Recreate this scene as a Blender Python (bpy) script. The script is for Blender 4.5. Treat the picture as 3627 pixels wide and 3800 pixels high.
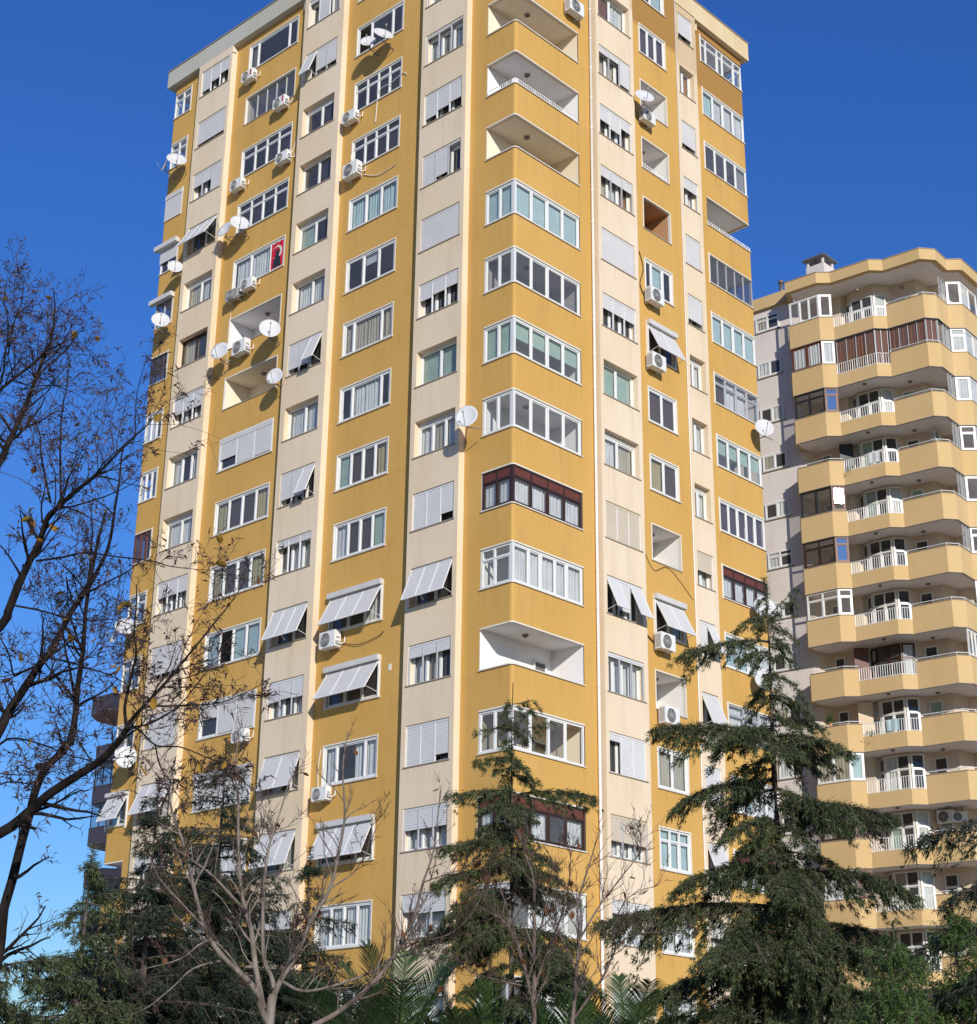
import bpy, math, random
import numpy as np
from mathutils import Vector, Matrix
for o in list(bpy.data.objects): bpy.data.objects.remove(o)
scene = bpy.context.scene
COL = scene.collection
R = math.radians

# ------------------------------------------------------------------ camera
# tower corner stands at x=0, y=0; its two street facades run along +X and +Y
Z0 = 34.24                                   # sill height of the reference storey
CAMP = Vector((-39.562, -36.0445, 1.6))
CR = Vector((0.68185974, -0.73139888, 0.01108921))
CU = Vector((-0.27075639, -0.23827635, 0.93269253))
CF = Vector((0.67952798, 0.63896796, 0.36050197))
FPX = 6143.62
cam = bpy.data.cameras.new('camera'); camo = bpy.data.objects.new('camera', cam); COL.objects.link(camo)
m = Matrix.Identity(4)
for i in range(3):
    m[i][0] = CR[i]; m[i][1] = CU[i]; m[i][2] = -CF[i]; m[i][3] = CAMP[i]
camo.matrix_world = m
cam.sensor_fit = 'HORIZONTAL'; cam.sensor_width = 36.0; cam.lens = FPX/3627*36
cam.clip_start = 0.1; cam.clip_end = 4000
scene.camera = camo

# ------------------------------------------------------------------ sky, sun, exposure
SUN_TRAVEL = Vector((0.4785, 0.8028, -0.3558)).normalized()
elev = math.asin(-SUN_TRAVEL.z)
world = bpy.data.worlds.new('World'); scene.world = world; world.use_nodes = True
wn = world.node_tree; wn.nodes.clear()
sky = wn.nodes.new('ShaderNodeTexSky'); sky.sky_type = 'NISHITA'; sky.sun_disc = False
sky.sun_elevation = elev
sky.sun_rotation = math.atan2(-SUN_TRAVEL.x, -SUN_TRAVEL.y)
sky.altitude = 0; sky.air_density = 1.5; sky.dust_density = 0.0; sky.ozone_density = 10.0
hsv = wn.nodes.new('ShaderNodeHueSaturation'); hsv.inputs['Saturation'].default_value = 1.08; hsv.inputs['Hue'].default_value = 0.516
bg = wn.nodes.new('ShaderNodeBackground'); bg.inputs['Strength'].default_value = 0.142
wo = wn.nodes.new('ShaderNodeOutputWorld')
wn.links.new(sky.outputs[0], hsv.inputs['Color']); wn.links.new(hsv.outputs[0], bg.inputs[0]); wn.links.new(bg.outputs[0], wo.inputs[0])
sl = bpy.data.lights.new('sun', 'SUN'); sl.energy = 4.4; sl.angle = R(0.53); sl.color = (1.0, 0.945, 0.85)
so = bpy.data.objects.new('sun', sl); COL.objects.link(so)
so.rotation_euler = SUN_TRAVEL.to_track_quat('-Z', 'Y').to_euler(); so.location = (-60, -80, 90)
scene.view_settings.view_transform = 'Standard'; scene.view_settings.look = 'None'
scene.view_settings.exposure = 0.0; scene.view_settings.gamma = 1.0

# ------------------------------------------------------------------ materials
MATS = {}
def nodes_of(name):
    mt = bpy.data.materials.new(name); mt.use_nodes = True; MATS[name] = mt
    nt = mt.node_tree; b = nt.nodes['Principled BSDF']
    return mt, nt, b
def plain(name, col, rough=0.6, var=0.08, scale=3.0, metal=0.0, spec=0.4):
    mt, nt, b = nodes_of(name); N = nt.nodes.new; L = nt.links.new
    geo = N('ShaderNodeNewGeometry'); no = N('ShaderNodeTexNoise'); no.inputs['Scale'].default_value = scale; no.inputs['Detail'].default_value = 5
    L(geo.outputs['Position'], no.inputs['Vector'])
    mr = N('ShaderNodeMapRange'); mr.inputs[3].default_value = 1-var; mr.inputs[4].default_value = 1+var
    L(no.outputs[0], mr.inputs[0])
    mx = N('ShaderNodeVectorMath'); mx.operation = 'SCALE'; mx.inputs[0].default_value = col; L(mr.outputs[0], mx.inputs['Scale'])
    L(mx.outputs[0], b.inputs['Base Color'])
    b.inputs['Roughness'].default_value = rough; b.inputs['Metallic'].default_value = metal; b.inputs['Specular IOR Level'].default_value = spec
    return mt
def render_coat(name, col, stain, amount=0.35, upper=None):
    """painted facade render: patchy fading, rain streaks running down, fine grain"""
    mt, nt, b = nodes_of(name); N = nt.nodes.new; L = nt.links.new
    geo = N('ShaderNodeNewGeometry')
    def noise(scale, vec, detail=4):
        mp = N('ShaderNodeMapping'); mp.inputs['Scale'].default_value = vec; L(geo.outputs['Position'], mp.inputs[0])
        n = N('ShaderNodeTexNoise'); n.inputs['Scale'].default_value = scale; n.inputs['Detail'].default_value = detail; L(mp.outputs[0], n.inputs['Vector']); return n.outputs[0]
    def ramp(x, a, c, lo=0.0, hi=1.0):
        r = N('ShaderNodeMapRange'); r.inputs[1].default_value = a; r.inputs[2].default_value = c; r.inputs[3].default_value = lo; r.inputs[4].default_value = hi; L(x, r.inputs[0]); return r.outputs[0]
    def mul(a, c):
        q = N('ShaderNodeMath'); q.operation = 'MULTIPLY'; L(a, q.inputs[0])
        if isinstance(c, float): q.inputs[1].default_value = c
        else: L(c, q.inputs[1])
        return q.outputs[0]
    patches = ramp(noise(0.35, (1, 1, 0.7)), 0.35, 0.7)
    streak = ramp(noise(1.0, (2.2, 2.2, 0.14), 5), 0.55, 0.85)
    smudge = ramp(noise(0.9, (1, 1, 0.45), 7), 0.58, 0.8)
    base = N('ShaderNodeMix'); base.data_type = 'RGBA'; base.inputs[6].default_value = (*col, 1); base.inputs[7].default_value = (*[c*f for c, f in zip(col, (1.07, 1.1, 1.22))], 1)
    L(patches, base.inputs[0]); out = base.outputs[2]
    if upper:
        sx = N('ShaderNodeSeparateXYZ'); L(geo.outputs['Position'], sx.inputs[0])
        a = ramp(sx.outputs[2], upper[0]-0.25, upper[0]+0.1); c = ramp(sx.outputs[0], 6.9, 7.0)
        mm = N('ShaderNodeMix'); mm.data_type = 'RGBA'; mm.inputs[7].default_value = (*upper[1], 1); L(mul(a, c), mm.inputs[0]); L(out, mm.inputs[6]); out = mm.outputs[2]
    sz = N('ShaderNodeSeparateXYZ'); L(geo.outputs['Position'], sz.inputs[0])
    zz = N('ShaderNodeMath'); zz.operation = 'SUBTRACT'; L(sz.outputs[2], zz.inputs[0]); zz.inputs[1].default_value = Z0-290.0
    fm = N('ShaderNodeMath'); fm.operation = 'MODULO'; L(zz.outputs[0], fm.inputs[0]); fm.inputs[1].default_value = 2.9
    wash = mul(ramp(fm.outputs[0], 2.0, 2.9), ramp(noise(1.0, (6.5, 6.5, 0.35), 5), 0.48, 0.72))
    for f in (mul(streak, amount), mul(smudge, amount*0.7), mul(wash, amount*1.1)):
        mm = N('ShaderNodeMix'); mm.data_type = 'RGBA'; mm.inputs[7].default_value = (*stain, 1); L(f, mm.inputs[0]); L(out, mm.inputs[6]); out = mm.outputs[2]
    L(out, b.inputs['Base Color']); b.inputs['Roughness'].default_value = 0.88; b.inputs['Specular IOR Level'].default_value = 0.15
    bp = N('ShaderNodeBump'); bp.inputs['Strength'].default_value = 0.25; bp.inputs['Distance'].default_value = 0.02
    L(noise(14.0, (1, 1, 1), 6), bp.inputs['Height']); L(bp.outputs[0], b.inputs['Normal'])
    return mt
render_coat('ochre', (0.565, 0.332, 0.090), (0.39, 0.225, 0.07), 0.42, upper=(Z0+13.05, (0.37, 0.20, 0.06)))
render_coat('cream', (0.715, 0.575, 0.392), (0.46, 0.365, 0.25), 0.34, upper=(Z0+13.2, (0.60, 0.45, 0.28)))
render_coat('fascia_grey', (0.47, 0.45, 0.36), (0.30, 0.27, 0.21), 0.3)
render_coat('fascia_cream', (0.66, 0.52, 0.30), (0.42, 0.32, 0.2), 0.3)
render_coat('trim_white', (0.72, 0.66, 0.54), (0.5, 0.43, 0.33), 0.2)
render_coat('loggia_white', (0.84, 0.80, 0.74), (0.5, 0.43, 0.35), 0.25)
render_coat('loggia_cream', (0.82, 0.70, 0.50), (0.45, 0.33, 0.22), 0.25)
render_coat('loggia_brown', (0.50, 0.28, 0.14), (0.35, 0.2, 0.1), 0.25)
render_coat('sand', (0.575, 0.40, 0.185), (0.45, 0.30, 0.15), 0.22)
render_coat('pale_wall', (0.66, 0.59, 0.51), (0.40, 0.33, 0.29), 0.25)
render_coat('b2_inner', (0.66, 0.53, 0.38), (0.5, 0.4, 0.28), 0.2)
render_coat('far_wall', (0.42, 0.40, 0.38), (0.3, 0.27, 0.25), 0.25)
render_coat('far_band', (0.36, 0.24, 0.20), (0.25, 0.18, 0.15), 0.25)
render_coat('beige_low', (0.66, 0.52, 0.34), (0.5, 0.4, 0.28), 0.2)
plain('white_pvc', (0.72, 0.72, 0.69), 0.35, 0.04)
plain('grey_metal', (0.42, 0.43, 0.44), 0.4, 0.06, spec=0.5)
plain('brown_frame', (0.045, 0.022, 0.016), 0.4, 0.15)
plain('red_brown', (0.13, 0.04, 0.022), 0.45, 0.2)
plain('dark_frame', (0.03, 0.03, 0.032), 0.4, 0.1)
plain('sill_stone', (0.33, 0.27, 0.21), 0.7, 0.15)
plain('sill_white', (0.66, 0.62, 0.55), 0.6, 0.12)
plain('ac_white', (0.74, 0.74, 0.71), 0.4, 0.06, 4)
plain('ac_dark', (0.06, 0.06, 0.06), 0.5, 0.1)
plain('ac_grey', (0.36, 0.36, 0.35), 0.5, 0.1)
plain('ac_old', (0.30, 0.29, 0.27), 0.6, 0.2, 4)
plain('sticker_red', (0.5, 0.03, 0.04), 0.5, 0.05)
plain('dish_white', (0.58, 0.58, 0.575), 0.45, 0.06, 5)
plain('steel', (0.25, 0.25, 0.25), 0.45, 0.15, metal=0.6)
plain('pipe_white', (0.76, 0.73, 0.66), 0.45, 0.1, 2)
plain('room', (0.45, 0.42, 0.38), 0.9, 0.2, 1.5)
plain('rail_white', (0.76, 0.76, 0.74), 0.4, 0.05)
plain('lamp_glass', (0.25, 0.2, 0.16), 0.3, 0.1)
plain('flag_red', (0.55, 0.012, 0.03), 0.7, 0.1)
plain('cable_dark', (0.04, 0.035, 0.03), 0.6, 0.1)
plain('cloth_blue', (0.05, 0.18, 0.35), 0.8, 0.3, 12)
plain('chimney_metal', (0.22, 0.2, 0.2), 0.4, 0.1, metal=0.5)
def slats(name, col, pitch=0.05, depth=0.5):
    mt, nt, b = nodes_of(name); N = nt.nodes.new; L = nt.links.new
    geo = N('ShaderNodeNewGeometry'); w = N('ShaderNodeTexWave'); w.wave_type = 'BANDS'; w.bands_direction = 'Z'; w.inputs['Scale'].default_value = 0.314/pitch
    w.inputs['Distortion'].default_value = 0; L(geo.outputs['Position'], w.inputs['Vector'])
    no = N('ShaderNodeTexNoise'); no.inputs['Scale'].default_value = 1.3; no.inputs['Detail'].default_value = 5; L(geo.outputs['Position'], no.inputs['Vector'])
    r = N('ShaderNodeMapRange'); r.inputs[1].default_value = 0; r.inputs[2].default_value = 0.3; r.inputs[3].default_value = 1-depth*0.5; r.inputs[4].default_value = 1; L(w.outputs['Fac'], r.inputs[0])
    r2 = N('ShaderNodeMapRange'); r2.inputs[3].default_value = 0.88; r2.inputs[4].default_value = 1.08; L(no.outputs[0], r2.inputs[0])
    mu = N('ShaderNodeMath'); mu.operation = 'MULTIPLY'; L(r.outputs[0], mu.inputs[0]); L(r2.outputs[0], mu.inputs[1])
    v = N('ShaderNodeVectorMath'); v.operation = 'SCALE'; v.inputs[0].default_value = col; L(mu.outputs[0], v.inputs['Scale']); L(v.outputs[0], b.inputs['Base Color'])
    bp = N('ShaderNodeBump'); bp.inputs['Strength'].default_value = 0.35; bp.inputs['Distance'].default_value = 0.01; L(w.outputs['Fac'], bp.inputs['Height']); L(bp.outputs[0], b.inputs['Normal'])
    b.inputs['Roughness'].default_value = 0.5
slats('shutter_white', (0.64, 0.62, 0.59), 0.055, 0.25)
slats('shutter_slat', (0.68, 0.67, 0.65), 0.085, 0.65)
slats('shutter_beige', (0.62, 0.53, 0.40), 0.075, 0.6)
slats('ac_louvre', (0.5, 0.5, 0.48), 0.06, 1.2)
def cloth(name, col):
    mt, nt, b = nodes_of(name); N = nt.nodes.new; L = nt.links.new
    d = N('ShaderNodeBsdfDiffuse'); t = N('ShaderNodeBsdfTranslucent'); mx = N('ShaderNodeMixShader'); mx.inputs[0].default_value = 0.3
    geo = N('ShaderNodeNewGeometry'); no = N('ShaderNodeTexNoise'); no.inputs['Scale'].default_value = 2.5; L(geo.outputs['Position'], no.inputs['Vector'])
    r = N('ShaderNodeMapRange'); r.inputs[3].default_value = 0.75; r.inputs[4].default_value = 1.1; L(no.outputs[0], r.inputs[0])
    v = N('ShaderNodeVectorMath'); v.operation = 'SCALE'; v.inputs[0].default_value = col; L(r.outputs[0], v.inputs['Scale'])
    L(v.outputs[0], d.inputs[0]); L(v.outputs[0], t.inputs[0]); L(d.outputs[0], mx.inputs[1]); L(t.outputs[0], mx.inputs[2])
    L(mx.outputs[0], nt.nodes['Material Output'].inputs[0])
for k, c in {'w': (0.84, 0.85, 0.85), 'c': (0.60, 0.54, 0.42), 'g': (0.52, 0.68, 0.58), 'b': (0.60, 0.78, 0.80), 'n': (0.14, 0.10, 0.08), 'B': (0.22, 0.38, 0.58), 'p': (0.13, 0.10, 0.12), 'r': (0.28, 0.11, 0.055), 'o': (0.42, 0.18, 0.08), 'y': (0.55, 0.47, 0.25), 'k': (0.05, 0.05, 0.055)}.items(): cloth('cloth_'+k, c)  # k: near-black sheet colour standing in for unlit rooms
def glass(name, tint, refl, dark=0.0):
    mt, nt, b = nodes_of(name); N = nt.nodes.new; L = nt.links.new
    t = N('ShaderNodeBsdfTransparent'); t.inputs[0].default_value = (*tint, 1)
    g = N('ShaderNodeBsdfGlossy'); g.inputs['Roughness'].default_value = 0.0; g.inputs[0].default_value = (0.95, 0.92, 0.86, 1)
    lw = N('ShaderNodeLayerWeight'); lw.inputs[0].default_value = 0.5
    pw = N('ShaderNodeMath'); pw.operation = 'POWER'; pw.inputs[1].default_value = 3.0; L(lw.outputs['Facing'], pw.inputs[0])
    r = N('ShaderNodeMapRange'); r.inputs[3].default_value = refl; r.inputs[4].default_value = 0.9; L(pw.outputs[0], r.inputs[0])
    no = N('ShaderNodeTexNoise'); no.inputs['Scale'].default_value = 1.1; geo = N('ShaderNodeNewGeometry'); L(geo.outputs['Position'], no.inputs['Vector'])
    bp = N('ShaderNodeBump'); bp.inputs['Strength'].default_value = 0.06; bp.inputs['Distance'].default_value = 0.05; L(no.outputs[0], bp.inputs['Height']); L(bp.outputs[0], g.inputs['Normal'])
    mx = N('ShaderNodeMixShader'); L(r.outputs[0], mx.inputs[0]); L(t.outputs[0], mx.inputs[1]); L(g.outputs[0], mx.inputs[2])
    df = N('ShaderNodeBsdfDiffuse'); df.inputs[0].default_value = (0.55, 0.53, 0.5, 1); md = N('ShaderNodeMixShader'); md.inputs[0].default_value = 0.07
    L(mx.outputs[0], md.inputs[1]); L(df.outputs[0], md.inputs[2]); L(md.outputs[0], nt.nodes['Material Output'].inputs[0])
glass('glass', (0.93, 0.95, 0.94), 0.045)
glass('glass_dark', (0.6, 0.6, 0.6), 0.05)
glass('glass_mirror', (0.3, 0.3, 0.3), 0.6)
mt = plain('glint', (0.9, 0.9, 0.9), 0.02, 0.0, metal=1.0)
def leafmat(name, c1, c2, trans=0.25, rough=0.6):
    mt, nt, b = nodes_of(name); N = nt.nodes.new; L = nt.links.new
    geo = N('ShaderNodeNewGeometry'); no = N('ShaderNodeTexNoise'); no.inputs['Scale'].default_value = 1.2; no.inputs['Detail'].default_value = 4; L(geo.outputs['Position'], no.inputs['Vector'])
    ad = N('ShaderNodeMath'); ad.operation = 'ADD'; L(no.outputs[0], ad.inputs[0]); L(geo.outputs['Random Per Island'], ad.inputs[1])
    r = N('ShaderNodeMapRange'); r.inputs[1].default_value = 0.45; r.inputs[2].default_value = 1.45; L(ad.outputs[0], r.inputs[0])
    mx = N('ShaderNodeMix'); mx.data_type = 'RGBA'; mx.inputs[6].default_value = (*c1, 1); mx.inputs[7].default_value = (*c2, 1); L(r.outputs[0], mx.inputs[0])
    L(mx.outputs[2], b.inputs['Base Color']); b.inputs['Roughness'].default_value = rough; b.inputs['Specular IOR Level'].default_value = 0.3
    t = N('ShaderNodeBsdfTranslucent'); L(mx.outputs[2], t.inputs[0]); ms = N('ShaderNodeMixShader'); ms.inputs[0].default_value = trans
    L(b.outputs[0], ms.inputs[1]); L(t.outputs[0], ms.inputs[2]); L(ms.outputs[0], nt.nodes['Material Output'].inputs[0])
leafmat('needles', (0.016, 0.026, 0.010), (0.105, 0.130, 0.048), 0.12)
leafmat('needles_dark', (0.009, 0.016, 0.010), (0.036, 0.054, 0.025), 0.08)
leafmat('needles_bright', (0.03, 0.06, 0.014), (0.10, 0.17, 0.04))
leafmat('palm_leaf', (0.02, 0.042, 0.014), (0.07, 0.12, 0.03), 0.25, 0.45)
leafmat('dry_leaf', (0.10, 0.035, 0.015), (0.22, 0.09, 0.03), 0.35)
leafmat('yellow_leaf', (0.30, 0.14, 0.02), (0.5, 0.30, 0.04), 0.4)
leafmat('pods', (0.02, 0.014, 0.012), (0.10, 0.06, 0.05), 0.1)
leafmat('grass', (0.03, 0.05, 0.015), (0.08, 0.11, 0.03), 0.2)
def bark(name, c1, c2):
    mt, nt, b = nodes_of(name); N = nt.nodes.new; L = nt.links.new
    geo = N('ShaderNodeNewGeometry'); mp = N('ShaderNodeMapping'); mp.inputs['Scale'].default_value = (6, 6, 2); L(geo.outputs['Position'], mp.inputs[0])
    no = N('ShaderNodeTexNoise'); no.inputs['Scale'].default_value = 2.0; no.inputs['Detail'].default_value = 8; L(mp.outputs[0], no.inputs['Vector'])
    r = N('ShaderNodeMapRange'); r.inputs[1].default_value = 0.35; r.inputs[2].default_value = 0.65; L(no.outputs[0], r.inputs[0])
    mx = N('ShaderNodeMix'); mx.data_type = 'RGBA'; mx.inputs[6].default_value = (*c1, 1); mx.inputs[7].default_value = (*c2, 1); L(r.outputs[0], mx.inputs[0]); L(mx.outputs[2], b.inputs['Base Color'])
    b.inputs['Roughness'].default_value = 0.95; b.inputs['Specular IOR Level'].default_value = 0.08; bp = N('ShaderNodeBump'); bp.inputs['Strength'].default_value = 0.5; bp.inputs['Distance'].default_value = 0.02; L(no.outputs[0], bp.inputs['Height']); L(bp.outputs[0], b.inputs['Normal'])
bark('bark_shaded', (0.008, 0.0065, 0.006), (0.024, 0.019, 0.016))  # near-black: shadow over the near tree's limbs is put into the bark colour
bark('bark_olive', (0.06, 0.05, 0.04), (0.13, 0.105, 0.08))
bark('bark_pale', (0.12, 0.098, 0.08), (0.25, 0.21, 0.175))
bark('bark_grey', (0.075, 0.055, 0.045), (0.20, 0.155, 0.13))
bark('bark_cedar', (0.06, 0.045, 0.035), (0.15, 0.12, 0.10))
bark('bark_twig', (0.03, 0.02, 0.018), (0.10, 0.07, 0.06))
bark('bark_brown', (0.05, 0.03, 0.024), (0.14, 0.095, 0.075))
bark('pale_ground', (0.26, 0.23, 0.17), (0.44, 0.40, 0.32))  # unseen ground, lightened so it bounces fill onto the facades

# ------------------------------------------------------------------ mesh helpers
def link(o): COL.objects.link(o); return o
def tag(o, label=None, cat=None, group=None, kind=None):
    if label: o['label'] = label
    if cat: o['category'] = cat
    if group: o['group'] = group
    if kind: o['kind'] = kind
    return o
def empty(name, loc=(0, 0, 0), rot=None):
    o = bpy.data.objects.new(name, None); o.location = loc; o.empty_display_size = 0.2
    if rot is not None: o.rotation_euler = rot
    return link(o)
class Fr:
    """facade frame: u along the wall, o outward, z up (relative to the reference sill)"""
    def __init__(s, side, plane): s.side = side; s.plane = plane; s.flip = side in 'RE'
    def __call__(s, u, o, z):
        if s.side == 'L': return (s.plane-o, u, z+Z0)          # faces -X
        if s.side == 'R': return (u, s.plane-o, z+Z0)          # faces -Y
        if s.side == 'E': return (s.plane+o, u, z+Z0)          # faces +X
        if s.side == 'A': return (u, s.plane+o, z+Z0)          # faces +Y
class Seg:
    """frame on a plan segment p->q; outward is to the right hand of p->q"""
    def __init__(s, p, q, zo=Z0):
        s.p = Vector(p); d = Vector(q)-s.p; s.len = d.length; s.d = d/s.len; s.n = Vector((s.d.y, -s.d.x)); s.flip = True; s.zo = zo
    def __call__(s, u, o, z):
        v = s.p+s.d*u+s.n*o; return (v.x, v.y, z+s.zo)
ID = lambda u, o, z: (u, o, z)
class MB:
    def __init__(s): s.v = []; s.f = []
    def quad(s, a, b, c, d):
        i = len(s.v); s.v += [a, b, c, d]; s.f.append((i, i+1, i+2, i+3))
    def poly(s, pts):
        i = len(s.v); s.v += list(pts); s.f.append(tuple(range(i, i+len(pts))))
    def box(s, fr, u0, u1, o0, o1, z0, z1):
        flip = getattr(fr, 'flip', False); i = len(s.v)
        s.v += [fr(u, o, z) for z in (z0, z1) for o in (o0, o1) for u in (u0, u1)]
        fs = [(0, 2, 3, 1), (4, 5, 7, 6), (0, 1, 5, 4), (2, 6, 7, 3), (0, 4, 6, 2), (1, 3, 7, 5)]
        for f in fs:
            g = tuple(i+k for k in f); s.f.append(g[::-1] if flip else g)
    def tube(s, pts, r, n=6, cap=True):
        pts = [Vector(p) for p in pts]; rs = r if isinstance(r, (list, tuple)) else [r]*len(pts); i0 = len(s.v)
        for k, p in enumerate(pts):
            t = (pts[min(k+1, len(pts)-1)]-pts[max(k-1, 0)]); t = t.normalized() if t.length > 1e-9 else Vector((0, 0, 1))
            a = t.cross(Vector((0, 0, 1))); a = a.normalized() if a.length > 1e-3 else Vector((1, 0, 0)); b = t.cross(a)
            for j in range(n):
                an = 2*math.pi*j/n; s.v.append(tuple(p+(a*math.cos(an)+b*math.sin(an))*rs[k]))
        for k in range(len(pts)-1):
            for j in range(n):
                q = i0+k*n; s.f.append((q+j, q+(j+1) % n, q+n+(j+1) % n, q+n+j))
        if cap:
            s.f.append(tuple(range(i0, i0+n))); s.f.append(tuple(range(i0+(len(pts)-1)*n, i0+len(pts)*n))[::-1])
    def build(s, name, mat, parent=None, smooth=False, loc=None):
        me = bpy.data.meshes.new(name); me.from_pydata(s.v, [], s.f); me.update()
        if smooth: me.polygons.foreach_set('use_smooth', [True]*len(me.polygons))
        me.materials.append(MATS[mat]); o = bpy.data.objects.new(name, me); link(o)
        if parent: o.parent = parent
        if loc is not None: o.location = loc
        return o
def boxo(name, mat, parent, fr, *a): b = MB(); b.box(fr, *a); return b.build(name, mat, parent)
def curtain(fr, u0, u1, o, z0, z1, mat, parent, name='curtain', folds=True):
    b = MB(); w = u1-u0
    if not folds: b.quad(fr(u0, o, z0), fr(u1, o, z0), fr(u1, o, z1), fr(u0, o, z1))
    else:
        n = max(6, int(w*26)); ph = random.random()*6; am = random.uniform(0.012, 0.03)
        us = [u0+w*k/n for k in range(n+1)]; os = [o+am*math.sin(u*34+ph+1.3*math.sin(u*9+ph)) for u in us]
        for k in range(n): b.quad(fr(us[k], os[k], z0), fr(us[k+1], os[k+1], z0), fr(us[k+1], os[k+1], z1), fr(us[k], os[k], z1))
    return b.build(name, mat, parent)
FRAME = {'w': 'white_pvc', 'g': 'grey_metal', 'n': 'brown_frame', 'd': 'dark_frame', 'r': 'red_brown'}
random.seed(4)
def window(tower, fr, u0, u1, z0, z1, o, fc='w', div=(1, 1), flags='', cur='', bar=0.065, glassm='glass', label=None):
    """one window: frame part with panes, curtains as sub-parts"""
    fm = FRAME[fc]; b = MB(); t = bar; dp = 0.07
    if 'f' in flags: t = 0.025
    b.box(fr, u0, u0+t, o-dp, o, z0, z1); b.box(fr, u1-t, u1, o-dp, o, z0, z1)
    b.box(fr, u0+t, u1-t, o-dp, o, z1-t, z1); b.box(fr, u0+t, u1-t, o-dp, o, z0, z0+t)
    tot = sum(div); x = u0+t; inner = (u1-u0-2*t); edges = [x]
    for d in div[:-1]: x += inner*d/tot; edges.append(x)
    edges.append(u1-t)
    for e in edges[1:-1]: b.box(fr, e-t*0.55, e+t*0.55, o-dp+0.004, o+0.006, z0+t, z1-t)
    zt = z0+(z1-z0)*0.72
    panes = []
    sash = 0.0 if 'f' in flags else 0.042
    opened = [int(c) for c in flags if c.isdigit()]
    for k in range(len(div)):
        a = edges[k]+(t*0.55 if k else 0); c = edges[k+1]-(t*0.55 if k < len(div)-1 else 0)
        if 't' in flags: b.box(fr, a, c, o-dp+0.006, o+0.004, zt-t*0.5, zt+t*0.5)
        zz = zt-t*0.5 if 't' in flags else z1-t
        if sash and k not in opened:
            oo = o-0.012-0.02*(k % 2)
            b.box(fr, a, a+sash, oo-0.035, oo, z0+t, zz); b.box(fr, c-sash, c, oo-0.035, oo, z0+t, zz)
            b.box(fr, a+sash, c-sash, oo-0.035, oo, zz-sash, zz); b.box(fr, a+sash, c-sash, oo-0.035, oo, z0+t, z0+t+sash)
        panes.append((a, c, zz))
    w = b.build('window', fm, tower)
    if label: w['label'] = label
    for k, (a, c, zz) in enumerate(panes):
        if k in opened:
            # a sash swung inward
            s = MB(); wd = (c-a); an = R(62)
            def fo(u, oo, z, a=a, wd=wd): return fr(a+u*math.cos(an)-oo*0, o-0.06-u*math.sin(an)+oo*math.cos(an), z)
            s.box(fo, 0, sash+0.02, -0.02, 0.02, z0+t, zz); s.box(fo, wd-sash-0.02, wd, -0.02, 0.02, z0+t, zz); s.box(fo, 0, wd, -0.019, 0.019, zz-0.06, zz); s.box(fo, 0, wd, -0.019, 0.019, z0+t, z0+t+0.06)
            s.build('sash', fm, w)
        else:
            p = MB(); p.quad(*[fr(u, o-0.035, z) for u, z in ((a, z0+t*0.7), (c, z0+t*0.7), (c, z1-t*0.7), (a, z1-t*0.7))])
            if fr.flip: p.f[0] = p.f[0][::-1]
            p.build('pane', glassm, w)
        ch = cur[k] if k < len(cur) else '-'
        if ch == '-': continue
        if ch == 'G': curtain(fr, a, c, o-0.13, z0+(z1-z0)*0.5, z1, 'cloth_g', w, 'blind_or_dark_backing', False)
        elif ch == 'H': curtain(fr, a, c, o-0.13, z0+(z1-z0)*0.66, z1, 'cloth_w', w, 'blind_or_dark_backing', False)
        elif ch == 'N': curtain(fr, a, c, o-0.13, z0+(z1-z0)*0.45, z1, 'cloth_o', w, 'blind_or_dark_backing', False)
        elif ch in 'bgnpk': curtain(fr, a-0.0, c+0.0, o-(0.07 if tower is not globals().get('tower') else 0.12), z0+0.02, z1, 'cloth_'+ch, w, 'blind_or_dark_backing', False)  # k is a dark backing sheet, room shade put into its colour
        elif ch == 'x':
            curtain(fr, a, a+(c-a)*0.45, o-0.16, z0+0.02, z1, 'cloth_w', w)
        else: curtain(fr, a-0.02, c+0.02, o-(0.05 if tower is not globals().get('tower') else 0.14), z0+0.01, z1, 'cloth_'+ch.lower(), w)
    return w
def sill(w, fr, u0, u1, o, z, mat='sill_white', out=0.06, th=0.045, back=0.1, over=0.08):
    return boxo('sill', mat, w, fr, u0-over, u1+over, o-back, o+out, z-th, z+0.004)
def trim(w, fr, u0, u1, z0, z1, o, wd=0.05):
    """thin raised plaster border round an opening"""
    b = MB(); e = 0.012
    b.box(fr, u0-wd, u0, o, o+e, z0, z1+wd); b.box(fr, u1, u1+wd, o, o+e, z0, z1+wd); b.box(fr, u0, u1, o, o+e, z1, z1+wd)
    return b.build('surround', 'trim_white', w)
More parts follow.
